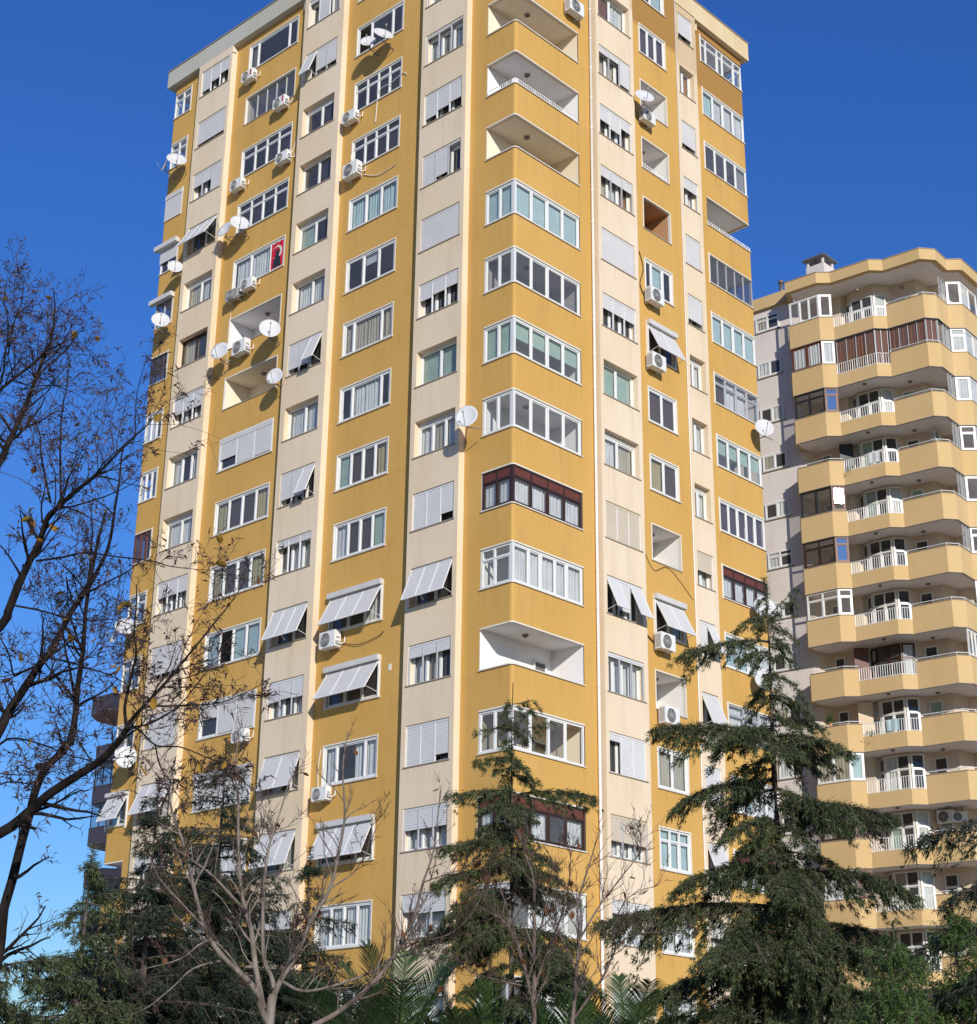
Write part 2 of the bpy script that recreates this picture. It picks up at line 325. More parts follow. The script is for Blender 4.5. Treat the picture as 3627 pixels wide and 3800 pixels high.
def awning(w, fr, u0, u1, ztop, o, length, ang, parts, mat='shutter_white', box=None, which=None):
    """roller shutter pushed out on arms"""
    ca, sa = math.cos(R(ang)), math.sin(R(ang)); wd = (u1-u0)/parts
    which = range(parts) if which is None else which
    if box: 
        b = MB(); b.box(fr, u0-0.08, u1+0.08, o-0.02, o+0.17, ztop, ztop+box); b.build('shutter_box', 'shutter_white', w)
        for u in (u0-0.06, u1-0.0):
            g = MB(); g.box(fr, u, u+0.06, o, o+0.05, ztop-1.4, ztop); g.build('guide_rail', 'white_pvc', w)
    for k in which:
        a, c = u0+k*wd, u0+(k+1)*wd
        f2 = lambda u, t, s: fr(u, o+s*sa+t*ca, ztop-s*ca+t*sa); f2.flip = not getattr(fr, 'flip', False)
        b = MB(); b.box(f2, a+0.015, c-0.015, 0, 0.018, 0.02, length); b.build('shutter', mat, w)
        b = MB(); b.box(f2, a, a+0.03, -0.01, 0.03, 0, length); b.box(f2, c-0.03, c, -0.01, 0.03, 0, length); b.box(f2, a+0.03, c-0.03, -0.005, 0.025, length-0.04, length+0.01)
        b.build('shutter_rail', 'white_pvc', w)
    lo, hi = min(which), max(which)+1
    for u in (u0+lo*wd+0.02, u0+hi*wd-0.02):
        b = MB(); p = Vector(fr(u, o+length*0.93*sa, ztop-length*0.93*ca)); q = Vector(fr(u, o-0.02, ztop-length*0.93*ca-0.12)); b.tube([p, q], 0.011, 5)
        b.build('arm', 'white_pvc', w)
def shutters(w, fr, u0, u1, z0, z1, o, fracs, mat='shutter_white', guide='grey_metal'):
    n = len(fracs); wd = (u1-u0)/n; H = z1-z0
    b = MB(); b.box(fr, u0, u1, o-0.14, o-0.005, z1-0.10, z1-0.002); b.build('shutter_box', mat, w)
    for k, f in enumerate(fracs):
        a, c = u0+k*wd, u0+(k+1)*wd
        if f > 0.09: boxo('shutter', mat, w, fr, a+0.02, c-0.02, o-0.035, o-0.012, z0+0.015+(1-f)*(H-0.03), z1-0.10)
    for k in range(n+1):
        g = MB(); u = min(max(u0+k*wd, u0+0.022), u1-0.022); g.box(fr, u-0.022, u+0.022, o-0.06, o, z0+0.01, z1-0.10)
        g.build('guide_rail', guide, w)
def wallcol(name, mat, parent, fr, u0, u1, z0, z1, o, openings, reveal=0.3, side=0.0, rmat=None):
    """wall strip with rectangular openings, reveals and returns"""
    us = sorted({u0, u1, *[x for q in openings for x in q[:2]]}); zs = sorted({z0, z1, *[x for q in openings for x in q[2:4]]})
    b = MB(); fl = fr.flip
    def q(*p): b.quad(*(p[::-1] if fl else p))
    for i in range(len(us)-1):
        for j in range(len(zs)-1):
            a, c, d, e = us[i], us[i+1], zs[j], zs[j+1]; mu, mz = (a+c)/2, (d+e)/2
            if any(x[0] < mu < x[1] and x[2] < mz < x[3] for x in openings): continue
            q(fr(a, o, d), fr(a, o, e), fr(c, o, e), fr(c, o, d))
    if side:
        q(fr(u0, o-side, z0), fr(u0, o-side, z1), fr(u0, o, z1), fr(u0, o, z0)); q(fr(u1, o, z0), fr(u1, o, z1), fr(u1, o-side, z1), fr(u1, o-side, z0))
        q(fr(u0, o, z1), fr(u0, o-side, z1), fr(u1, o-side, z1), fr(u1, o, z1))
    w = b.build(name, mat, parent)
    r = reveal
    for a, c, d, e in [x[:4] for x in openings]:
        b = MB()
        q(fr(a, o, d), fr(a, o-r, d), fr(a, o-r, e), fr(a, o, e)); q(fr(c, o-r, d), fr(c, o, d), fr(c, o, e), fr(c, o-r, e))
        q(fr(a, o, e), fr(a, o-r, e), fr(c, o-r, e), fr(c, o, e)); q(fr(a, o-r, d), fr(a, o, d), fr(c, o, d), fr(c, o-r, d))
        b.build('reveal', rmat or mat, w)
    return w
def offset_path(path, dist):
    """offset plan polyline to its left hand by dist (mitred)"""
    P = [Vector(p) for p in path]; out = []
    for k, p in enumerate(P):
        ns = []
        if k > 0: d = (P[k]-P[k-1]).normalized(); ns.append(Vector((-d.y, d.x)))
        if k < len(P)-1: d = (P[k+1]-P[k]).normalized(); ns.append(Vector((-d.y, d.x)))
        n = sum(ns, Vector((0, 0))); n = n/len(ns); n = n/max(n.length_squared, 0.2)
        out.append(p+n*dist)
    return out
def band(name, mat, parent, path, z0, z1, th, out=0.0, zo=None):
    """wall strip swept along a plan path whose inside is at its left hand"""
    zo = Z0 if zo is None else zo
    A = offset_path(path, -out) if out else [Vector(p) for p in path]; B = offset_path(path, th); n = len(A); b = MB()
    P = lambda v, z: (v.x, v.y, z+zo)
    for k in range(n-1):
        b.quad(P(A[k], z0), P(A[k+1], z0), P(A[k+1], z1), P(A[k], z1)); b.quad(P(B[k+1], z0), P(B[k], z0), P(B[k], z1), P(B[k+1], z1))
        b.quad(P(A[k], z1), P(A[k+1], z1), P(B[k+1], z1), P(B[k], z1)); b.quad(P(B[k], z0), P(B[k+1], z0), P(A[k+1], z0), P(A[k], z0))
    for k, s in ((0, 1), (n-1, -1)):
        f = [P(A[k], z0), P(A[k], z1), P(B[k], z1), P(B[k], z0)]; b.quad(*(f[::s]))
    return b.build(name, mat, parent)
def rounded(a, corner, c, r=0.13, n=5):
    a, k, c = Vector(a), Vector(corner), Vector(c); d1 = (a-k).normalized(); d2 = (c-k).normalized(); out = [a]
    for i in range(n+1):
        t = i/n; p1 = k+d1*r; p2 = k+d2*r; out.append(p1*(1-t)**2+k*2*t*(1-t)+p2*t*t)
    return out+[c]
def at(x, y, dist):
    """point at a horizontal distance from the photographer along a viewing direction"""
    q = CR*((x-1813.5)/FPX)+CU*(-(y-1900)/FPX)+CF
    return CAMP+q*(dist/math.hypot(q.x, q.y))

# ------------------------------------------------------------------ ground
g = MB(); n = 24; S = 900.0
for i in range(n):
    for j in range(n):
        x0, x1, y0, y1 = -S+2*S*i/n, -S+2*S*(i+1)/n, -S+2*S*j/n, -S+2*S*(j+1)/n
        g.quad((x0, y0, 0), (x1, y0, 0), (x1, y1, 0), (x0, y1, 0))
tag(g.build('ground', 'pale_ground'), kind='structure')
tag(boxo('paved_path', 'sill_white', None, ID, -46, -38.2, -60, 30, -0.05, 0.05), kind='structure')

# ------------------------------------------------------------------ main tower
HS = 2.9; d = 0.2964; dh = 0.2683; sK = 0.7092
GL, GR, ZT = 1.5123, 3.7788, 1.512
F1, F0, FW1, FW0 = 2.3845, 4.943, 2.603, 4.713
EW1, EW0 = 6.464, 9.317
D1, D0, DW1, DW0 = 9.986, 12.688, 10.331, 12.407
CW1, CW0 = 13.484, 16.955
B1, B0, BW1, BW0 = 17.926, 20.4915, 18.146, 20.243
AW1, AEND = 21.42, 22.776
H0, H1, HW0, HW1 = 4.6127, 7.1177, 4.800, 6.883
IW0, IW1, IEND = 7.915, 9.7245, 10.56
J1, JW0, JW1 = 12.756, 11.41, 12.491
KW0, KEND = 13.483, 16.8306
TOPW, TOPC, BOT = 16.39, 19.6, -Z0+0.0
N_ALL = range(-5, 11)
OT = 1.46
L = Fr('L', 0.0); RF = Fr('R', 0.0); KF = Fr('R', sK)
tower = empty('apartment_tower', (0, 0, 0))
tag(tower, 'tall ochre and cream apartment tower with corner balconies, roller shutters and a white drainpipe', 'apartment building')
def ops(u0, u1, ns, top=OT): return [(u0, u1, -HS*n, -HS*n+top) for n in ns]
NC = range(-6, 11)
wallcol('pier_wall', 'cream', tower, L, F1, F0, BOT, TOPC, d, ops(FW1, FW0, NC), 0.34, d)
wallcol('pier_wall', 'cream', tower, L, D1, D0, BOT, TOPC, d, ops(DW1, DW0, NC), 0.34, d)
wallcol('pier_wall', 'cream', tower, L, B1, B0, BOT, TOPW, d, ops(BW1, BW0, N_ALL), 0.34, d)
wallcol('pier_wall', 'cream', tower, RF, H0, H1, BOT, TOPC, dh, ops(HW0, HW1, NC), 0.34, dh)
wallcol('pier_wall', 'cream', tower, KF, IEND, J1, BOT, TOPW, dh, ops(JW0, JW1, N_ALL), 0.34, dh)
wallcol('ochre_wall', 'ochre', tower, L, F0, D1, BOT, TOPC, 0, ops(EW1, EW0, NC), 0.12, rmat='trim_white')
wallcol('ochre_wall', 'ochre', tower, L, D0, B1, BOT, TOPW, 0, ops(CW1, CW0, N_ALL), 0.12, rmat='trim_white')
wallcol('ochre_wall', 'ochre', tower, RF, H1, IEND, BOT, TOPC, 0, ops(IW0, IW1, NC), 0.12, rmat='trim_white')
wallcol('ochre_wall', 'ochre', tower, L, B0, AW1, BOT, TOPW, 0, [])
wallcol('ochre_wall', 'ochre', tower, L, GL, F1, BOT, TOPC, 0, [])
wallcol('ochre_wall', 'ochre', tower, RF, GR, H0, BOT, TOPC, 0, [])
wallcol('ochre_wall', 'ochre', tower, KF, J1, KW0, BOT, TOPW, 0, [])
AE = Fr('A', AEND); KE = Fr('E', KEND)
wallcol('ochre_wall', 'ochre', tower, AE, 1.5, 16.8, BOT, TOPW, 0, [])
wallcol('ochre_wall', 'ochre', tower, KE, sK+1.5, AEND, BOT, TOPW, 0, [])
wallcol('ochre_wall', 'ochre', tower, Fr('E', IEND), 0, sK+0.3, BOT, TOPC, 0, [])
# parapet bands that turn the corners
gpath = rounded((0, GL), (0, 0), (GR, 0)); kpath = rounded((KW0, sK), (KEND, sK), (KEND, sK+1.5), 0.1)
apath = rounded((1.5, AEND), (0, AEND), (0, AW1), 0.1)
def bands(path, ns, top):
    ns = list(ns)
    for k, n in enumerate(ns):
        zlo = -HS*(n+1)+top if n < ns[-1] else BOT
        o = band('parapet', 'ochre', tower, path, zlo, -HS*n, 0.16)
        band('sill', 'sill_white', o, path, -HS*n+0.003, -HS*n+0.045, 0.2, 0.055)
        if n < ns[-1]: band('lintel_trim', 'trim_white', o, path, zlo-0.028, zlo+0.022, 0.1, 0.012)
    band('parapet', 'ochre', tower, path, -HS*ns[0]+top, TOPW if ns[0] == -5 else TOPC, 0.16)
bands(gpath, NC, ZT); bands(kpath, N_ALL, OT); bands(apath, N_ALL, OT)
# fascias and roofs
b = MB(); b.box(L, D0-0.01, 23.1, -1.2, d, TOPW, TOPW+0.94); f1 = b.build('roof_fascia', 'fascia_grey', tower)
boxo('coping', 'sill_stone', f1, L, D0-0.005, 23.14, -1.25, d+0.04, TOPW+0.943, TOPW+0.99)
b = MB(); b.box(KF, IEND+0.01, 17.1, -1.2, dh, TOPW-0.05, TOPW+0.94); f2 = b.build('roof_fascia', 'fascia_cream', tower)
boxo('coping', 'sill_stone', f2, KF, IEND+0.02, 17.14, -1.25, dh+0.04, TOPW+0.943, TOPW+0.99)
b = MB(); b.box(KE, sK+1.2, AEND, -1.0, 0.27, TOPW-0.04, TOPW+0.93); b.build('roof_fascia', 'fascia_cream', tower)
b = MB(); b.box(AE, 1.2, 15.9, -1.0, 0.3, TOPW+0.01, TOPW+0.93); b.build('roof_fascia', 'fascia_grey', tower)
band('roof_fascia', 'fascia_cream', tower, [(-0.35, D0+0.1), (-0.35, -0.35), (IEND+0.1, -0.35)], TOPC, TOPC+0.95, 1.2)
boxo('roof', 'fascia_grey', tower, ID, 0.9, 15.6, 1.9, 21.8, Z0+TOPW+0.3, Z0+TOPW+0.6)
boxo('roof', 'fascia_grey', tower, ID, 0.4, IEND-0.3, 0.4, D0-0.3, Z0+TOPC+0.1, Z0+TOPC+0.4)
boxo('upper_wall', 'ochre', tower, ID, 3.61, IEND-0.01, 3.61, D0-0.02, Z0+TOPW+0.65, Z0+TOPC)
# inside: core, floors, partitions, so that windows look into rooms
boxo('core', 'room', tower, ID, 3.6, 16.75, 3.6, 22.7, 0, Z0+TOPW+0.25)
for n in range(-7, 11):
    z = Z0-HS*n-0.95
    if z > Z0+TOPC: continue
    b = MB(); b.box(ID, 0.2, 3.6, 0.2, 22.7 if n > -6 else D0-0.1, z-0.2, z); b.box(ID, 3.6, IEND-0.2, 0.2, 3.6, z-0.2, z)
    if n > -6: b.box(ID, IEND-0.2, 16.75, sK+0.2, 3.6, z-0.2, z)
    b.build('floor_slab', 'room', tower)
b = MB()
for y in (GL+0.02, F0+0.1, D1-0.05, D0+0.1, B1-0.05, B0+0.1): b.box(ID, 0.16 if y > 2 else 0.02, 3.6, y, y+0.12, 0.1, Z0+TOPW)
for x in (H0-0.05, H1+0.1, IEND+0.1, J1+0.3): b.box(ID, x, x+0.12, 0.16 if x < IEND else sK+0.16, 3.6, 0.1, Z0+TOPW)
b.build('partition', 'room', tower)
# inner rooms of the corner balconies
def boxroom(name, mat, x0, x1, y0, y1, z0, z1, faces):
    b = MB(); z0 += Z0; z1 += Z0
    if 'n' in faces: b.quad((x0, y1, z0), (x1, y1, z0), (x1, y1, z1), (x0, y1, z1))
    if 's' in faces: b.quad((x1, y0, z0), (x0, y0, z0), (x0, y0, z1), (x1, y0, z1))
    if 'e' in faces: b.quad((x1, y1, z0), (x1, y0, z0), (x1, y0, z1), (x1, y1, z1))
    if 'w' in faces: b.quad((x0, y0, z0), (x0, y1, z0), (x0, y1, z1), (x0, y0, z1))
    b.quad((x0, y0, z1), (x0, y1, z1), (x1, y1, z1), (x1, y0, z1)); b.quad((x0, y0, z0), (x1, y0, z0), (x1, y1, z0), (x0, y1, z0))
    return b.build(name, mat, tower)
def lampc(parent, x, y, z):
    b = MB(); b.tube([(x, y, z+Z0-0.002), (x, y, z+Z0-0.05), (x, y, z+Z0-0.10)], [0.11, 0.12, 0.05], 10); b.build('ceiling_lamp', 'lamp_glass', parent, True)
def rdoor(parent, fr, u0, u1, z0, z1, o):
    b = MB(); b.box(fr, u0, u0+0.08, o, o+0.06, z0, z1); b.box(fr, u1-0.08, u1, o, o+0.06, z0, z1); b.box(fr, u0+0.08, u1-0.08, o, o+0.06, z1-0.08, z1); b.box(fr, u0+0.08, u1-0.08, o, o+0.05, z0, z0+0.3)
    dd = b.build('balcony_door', 'white_pvc', parent); p = MB(); p.box(fr, u0+0.08, u1-0.08, o+0.005, o+0.02, z0+0.3, z1-0.08); p.build('door_pane', 'glass_dark', parent); return dd
wcol = {-4: 'loggia_cream', -3: 'loggia_cream', -2: 'loggia_white', -1: 'loggia_cream', 6: 'loggia_white', 7: 'loggia_cream'}
for n in NC:
    z = -HS*n; rm = boxroom('loggia', wcol.get(n, 'loggia_white'), 0.03, GR-0.004, 0.03, GL+0.002, z-0.95, z+ZT+0.01, 'ne')
    lampc(rm, 1.5, 0.75, z+ZT)
    rdoor(rm, Fr('R', GL), 2.75, 3.45, z-0.9, z+1.05, 0.004)
    boxroom('balcony', 'loggia_white', KW0-0.004, KEND-0.03, sK+0.03, sK+1.5, z-0.95, z+OT+0.01, 'nw') if n > -6 else None
    if n > -6:
        boxroom('balcony', 'loggia_white', 0.03, 1.5, AW1-0.004, AEND-0.03, z-0.95, z+OT+0.01, 'es')
# corner glazing
def mir(fr): return fr
GWIN = {0: ('w', (1, 1), '', 'bb', (1, 1, 1, 1), '', 'bbbb', 'glass'), 1: ('w', (1, 1), '', '--', (1, 1, 1, 1), '', '----', 'glass_dark'),
 2: ('w', (1, 1), '', 'gg', (1, 1, 1, 1), '', 'GGGG', 'glass'), 3: ('w', (1, 1), '', '--', (1, 1, 1, 1), '', '----', 'glass'),
 4: ('n', (1, 1), 't', 'ww', (1, 1, 1, 1), 't', 'wwww', 'glass'), 5: ('w', (1, 1.3), 't', '--', (1, .8, 1, .8, 1), '', 'wwwww', 'glass'),
 7: ('w', (1, 1), '', '--', (1, 1, 1, 1), '13', '----', 'glass_dark'), 8: ('n', (1, 1), 't', 'ww', (1, 1, 1, 1), 't', '-w-w', 'glass'),
 9: ('w', (1, 1), '', 'w-', (1, 1, 1, 1), '', '-ww-', 'glass'), 10: ('w', (1, 1), '', 'w-', (1, 1, 1, 1), '', '-ww-', 'glass')}
for n, (fc, dv, fl, cu, dv2, fl2, cu2, gm) in GWIN.items():
    z = -HS*n
    w = window(tower, L, 0.10, GL-0.005, z+0.046, z+ZT-0.03, -0.035, fc, dv[::-1], fl, cu[::-1], 0.075, gm)
    w2 = window(tower, RF, 0.035, GR-0.005, z+0.046, z+ZT-0.03, -0.035, fc, dv2, fl2, cu2, 0.075, gm)
    boxo('corner_post', FRAME[fc], w2, ID, 0.028, 0.12, 0.028, 0.12, Z0+z+0.047, Z0+z+ZT-0.031)
    if fc == 'n':
        for f, a, c in ((L, 0.12, GL-0.08), (RF, 0.12, GR-0.08)): boxo('roll_blind_box', 'red_brown', w2, f, a, c, -0.12, -0.045, z+ZT-0.42, z+ZT-0.10)
# low railing on one open corner balcony
def railing(parent, path, z, zo=Z0, h=0.22, step=0.11, posts=0.9, mat='rail_white', name='railing'):
    P = [Vector(p) for p in path]; b = MB(); r = 0.018
    for zz in (z+0.05, z+h): b.tube([(p.x, p.y, zz+zo) for p in P], r, 5)
    for a, c in zip(P[:-1], P[1:]):
        ln = (c-a).length
        for k in range(int(ln/step)+1):
            q = a+(c-a)*min(1, k*step/ln); b.tube([(q.x, q.y, z+zo), (q.x, q.y, z+h+zo)], 0.012 if (k*step) % posts > step*0.9 else 0.02, 4)
    return b.build(name, mat, parent)
railing(tower, rounded((0.02, GL-0.05), (0.02, 0.02), (GR-0.05, 0.02), 0.15), HS*2+0.04)
railing(tower, [(KW0+0.05, sK+0.04), (KEND-0.04, sK+0.04), (KEND-0.04, sK+1.45)], HS*2+0.04, step=0.13)
railing(tower, [(IW0+0.04, 0.03), (IW1-0.04, 0.03)], HS*2+0.04)
# far end bays
KWIN = {-5: ('w', (.6, 1.3, .6, 1.3, .8), 't', '-----', 'glass'), -4: ('w', (1, 1, 1, 1), '', 'Bwww', 'glass'), -3: ('w', (1, 1, 1, 1), '', '---w', 'glass_dark'),
 -1: ('g', (1, 1, 1, 1, 1), 'f', '-----', 'glass_dark'), 0: ('w', (1, 1, 1, 1), '', 'bbbb', 'glass'), 1: ('g', (1, 1, 1, 1), 't', 'nww-', 'glass'), 2: ('w', (1, 1, 1, 1), '', 'GGGG', 'glass'),
 3: ('w', (1, 1, 1, 1, 1), '', 'ppppp', 'glass'), 4: ('n', (1, 1, 1, 1), 't', 'wwww', 'glass'), 5: ('w', (1, 1, 1, 1), '', 'bbww', 'glass'), 6: ('g', (1, 1, 1), 't', 'www', 'glass'),
 7: ('w', (1, 1, 1, 1), '', 'wbww', 'glass'), 8: ('n', (1, 1, 1), '', 'www', 'glass'), 9: ('w', (1, 1, 1), '', 'www', 'glass'), 10: ('w', (1, 1, 1), '', 'www', 'glass')}
for n, (fc, dv, fl, cu, gm) in KWIN.items():
    z = -HS*n
    w = window(tower, KF, KW0+0.004, KEND-0.02, z+0.046, z+OT-0.03, -0.03, fc, dv, fl, cu, 0.06, gm)
    window(tower, KE, sK+0.12, sK+1.49, z+0.046, z+OT-0.03, -0.03, fc, (1, 1), fl.replace('1', ''), '--', 0.06, gm)
    if fc == 'n': boxo('roll_blind_box', 'red_brown', w, KF, KW0+0.08, KEND-0.1, -0.12, -0.045, z+OT-0.42, z+OT-0.10)
    trim(w, KF, KW0, KW0+0.001, z, z+OT, 0.002)
AWIN = {-5: ('w', (1, 1), 't', '--', 'glass'), -4: ('w', (1, 1), 't', '--', 'glass'), -3: ('w', (1,), '', '', 'glass'), -2: ('w', (1, 1), '', '-k', 'glass_dark'), -1: ('g', (1, 1), 'f', '--', 'glass_dark'),
 0: ('d', (1, 1, 1), 'f', 'NNN', 'glass_dark'), 1: ('w', (1, 1, 1), '', '-w-', 'glass'), 2: ('w', (1, 1, 1), '', '---', 'glass'), 3: ('r', (1, 1, 1), '', '---', 'glass_dark'), 4: ('w', (1, 1), 't', '--', 'glass'),
 5: ('w', (1, 1), 't', '--', 'glass_dark'), 6: ('w', (1, 1), '', '-w', 'glass_dark'), 7: ('w', (1, 1), '', '--', 'glass_dark'), 9: ('w', (1, 1), '', 'ww', 'glass'), 10: ('w', (1, 1), '', 'ww', 'glass')}
for n, (fc, dv, fl, cu, gm) in AWIN.items():
    z = -HS*n
    w = window(tower, L, AW1+0.004, AEND-0.02, z+0.046, z+OT-0.03, -0.03, fc, dv, fl, cu, 0.06, gm)
    window(tower, AE, 0.12, 1.49, z+0.046, z+OT-0.03, -0.03, fc, (1, 1), fl, '', 0.06, gm)
    trim(w, L, AW1-0.001, AW1, z, z+OT, 0.002)
    if n == -3: boxo('shutter', 'shutter_white', w, L, AW1+0.02, AEND-0.03, -0.02, 0.01, z+0.06, z+OT-0.25); boxo('shutter_box', 'shutter_white', w, L, AW1+0.01, AEND-0.02, -0.02, 0.04, z+OT-0.24, z+OT-0.04)
    if n in (-2, -1):
        boxo('shutter_box', 'shutter_white', w, L, AW1-0.12, AEND+0.22, 0.02, 0.26, z+OT-0.14, z+OT+0.08)
        if n == -2: boxo('shutter', 'shutter_white', w, L, AW1+0.02, AEND-0.02, 0.0, 0.03, z+0.62, z+OT-0.15)
    if n == 7: awning(w, L, AW1+0.02, AEND, z+1.3, 0.02, 1.2, 26, 2, box=0.16)
# windows in the cream piers
def rec_window(fr, u0, u1, n, o, cur, div=(1, 1), fl='', fc='w', bx=True, gm='glass'):
    z = -HS*n; oo = o-0.24
    w = window(tower, fr, u0, u1, z+0.01, z+OT-(0.14 if bx else 0), oo, fc, div, fl, cur, 0.07, gm)
    if bx: boxo('shutter_box', 'shutter_white' if fc == 'w' else 'loggia_brown', w, fr, u0, u1, oo-0.07, oo+0.02, z+OT-0.139, z+OT-0.002)
    sill(w, fr, u0, u1, o, z, 'sill_stone', 0.035, 0.035, 0.25, 0.07)
    return w
def pier_windows(fr, u0, u1, o, table):
    for n, sp in table.items():
        z = -HS*n; k = sp[0]; cur = sp[1]; mat = sp[3] if len(sp) > 3 else 'shutter_white'
        nd = max(2, len(cur))
        w = rec_window(fr, u0, u1, n, o, cur, (1,)*nd, sp[4] if len(sp) > 4 else '', 'n' if (n == 0 and u0 == BW1) else 'w', k != 'R' or n % 2 == 1)
        if k == 'S': shutters(w, fr, u0, u1, z, z+OT, o-0.03, sp[2], mat, 'white_pvc' if n % 3 == 1 else 'grey_metal')
        if k == 'P':
            parts, which, ang = sp[2]; awning(w, fr, u0+0.02, u1-0.02, z+OT-0.1, o-0.04, 1.3, ang*0.58, parts, mat, None, which)
            rest = [q for q in range(parts) if q not in which]
            if rest: shutters(w, fr, u0, u1, z, z+OT, o-0.03, [(0.8 if q in rest else 0) for q in range(parts)], mat)
            else:
                boxo('shutter_box', mat, w, fr, u0, u1, o-0.16, o-0.045, z+OT-0.1, z+OT-0.002)
pier_windows(L, FW1, FW0, d, {-6: ('R', 'ww'), -5: ('R', 'ww'), -4: ('S', 'ww', (.2, .2, .2)), -3: ('S', 'wcw', (.06, .1, .1)), -2: ('S', '---', (.65, .7, .8)), -1: ('S', '---', (.05, .85, .97)),
 0: ('S', '--', (1,)), 1: ('S', '--k', (.42, .45, .5)), 2: ('R', 'gg'), 3: ('R', 'wcw', None, 'shutter_white', ''), 4: ('S', '--', (.78, 1, 1), 'shutter_slat'), 5: ('P', '--', (3, [0, 1, 2], 38)),
 6: ('S', '-cw', (.32, .32, .32), 'shutter_slat'), 7: ('S', '--', (.84, 1, 1), 'shutter_slat'), 8: ('S', 'www', (.52, .52, .52), 'shutter_slat'), 9: ('S', 'ww', (.45, .45, .4), 'shutter_slat'), 10: ('S', 'ww', (.3, .3, .3), 'shutter_slat')})
pier_windows(L, DW1, DW0, d, {-6: ('R', 'ww'), -5: ('S', 'w--', (.12, .97, .12)), -4: ('P', '-w-', (3, [2], 35)), -3: ('R', 'k-'), -2: ('R', 'k-'), -1: ('R', '-g'), 0: ('R', 'ww'), 1: ('P', '--', (3, [0], 38)), 2: ('R', 'ww'),
 3: ('P', '---', (3, [0], 35)), 4: ('S', 'cw-', (.2, .2, .22)), 5: ('P', '--', (3, [0, 1, 2], 40)), 6: ('S', 'w-w', (.55, .52, .55), 'shutter_slat'), 7: ('P', 'w-w', (2, [0, 1], 30)), 8: ('P', 'w-', (3, [0, 1, 2], 36)), 9: ('S', 'ww', (.45, .45, .45)), 10: ('S', 'ww', (.4, .4, .4))})
pier_windows(L, BW1, BW0, d, {-5: ('S', '---', (.5, .6, .8)), -4: ('S', '--', (.86,)), -3: ('S', 'w-w', (.95, .5, .5)), -2: ('P', '--', (3, [0, 1, 2], 52)), -1: ('R', 'wc'), 0: ('R', 'kc'), 1: ('S', 'w-w', (.6, .6, .6)),
 2: ('R', 'w-w'), 3: ('R', 'ww'), 4: ('S', 'w-w', (.5, .5, .5)), 5: ('S', '--', (.84, .84, .84)), 6: ('S', '--', (1, 1, 1)), 7: ('P', 'w-', (3, [0, 1, 2], 40)), 8: ('S', 'w-', (.4, .4, .4)), 9: ('S', 'w-', (.4, .4, .4)), 10: ('R', 'ww')})
pier_windows(RF, HW0, HW1, dh, {-6: ('R', 'ww'), -5: ('R', 'ww'), -4: ('R', 'rw'), -3: ('S', 'cc-', (.22, .2, .85)), -2: ('S', '---', (.5, .6, .35)), -1: ('S', 'cwo', (.33, .33, .33)), 0: ('S', '--', (1,)), 1: ('S', '---', (.45, .45, .45)),
 2: ('R', 'gg'), 3: ('R', 'wc', None), 4: ('S', '--', (1, 1, 1), 'shutter_beige'), 5: ('P', '---', (3, [0, 2], 40), 'shutter_slat'), 6: ('S', 'Bwww', (.1, .1, .1), 'shutter_slat'), 7: ('S', '---', (.2, 1, 1), 'shutter_slat'), 8: ('S', 'www', (.62, .62, .62), 'shutter_beige'), 9: ('S', 'ww', (.3, .3, .3), 'shutter_slat'), 10: ('S', 'ww', (.3, .3, .3))})
pier_windows(KF, JW0, JW1, dh, {-5: ('S', '--', (.76,)), -4: ('R', 'wo'), -3: ('S', '--', (.8,)), -2: ('S', '-w', (.38,)), -1: ('S', '--', (1,)), 0: ('S', '--', (.8,)), 1: ('R', 'ww'), 2: ('R', 'gw'), 3: ('R', 'ww'), 4: ('S', '-w', (.55,), 'shutter_beige'),
 5: ('P', '--', (2, [1], 38), 'shutter_slat'), 6: ('P', '--', (1, [0], 38)), 7: ('S', '--', (1,), 'shutter_slat'), 8: ('P', '--', (1, [0], 34)), 9: ('S', 'ww', (.4,)), 10: ('S', 'ww', (.4,))})
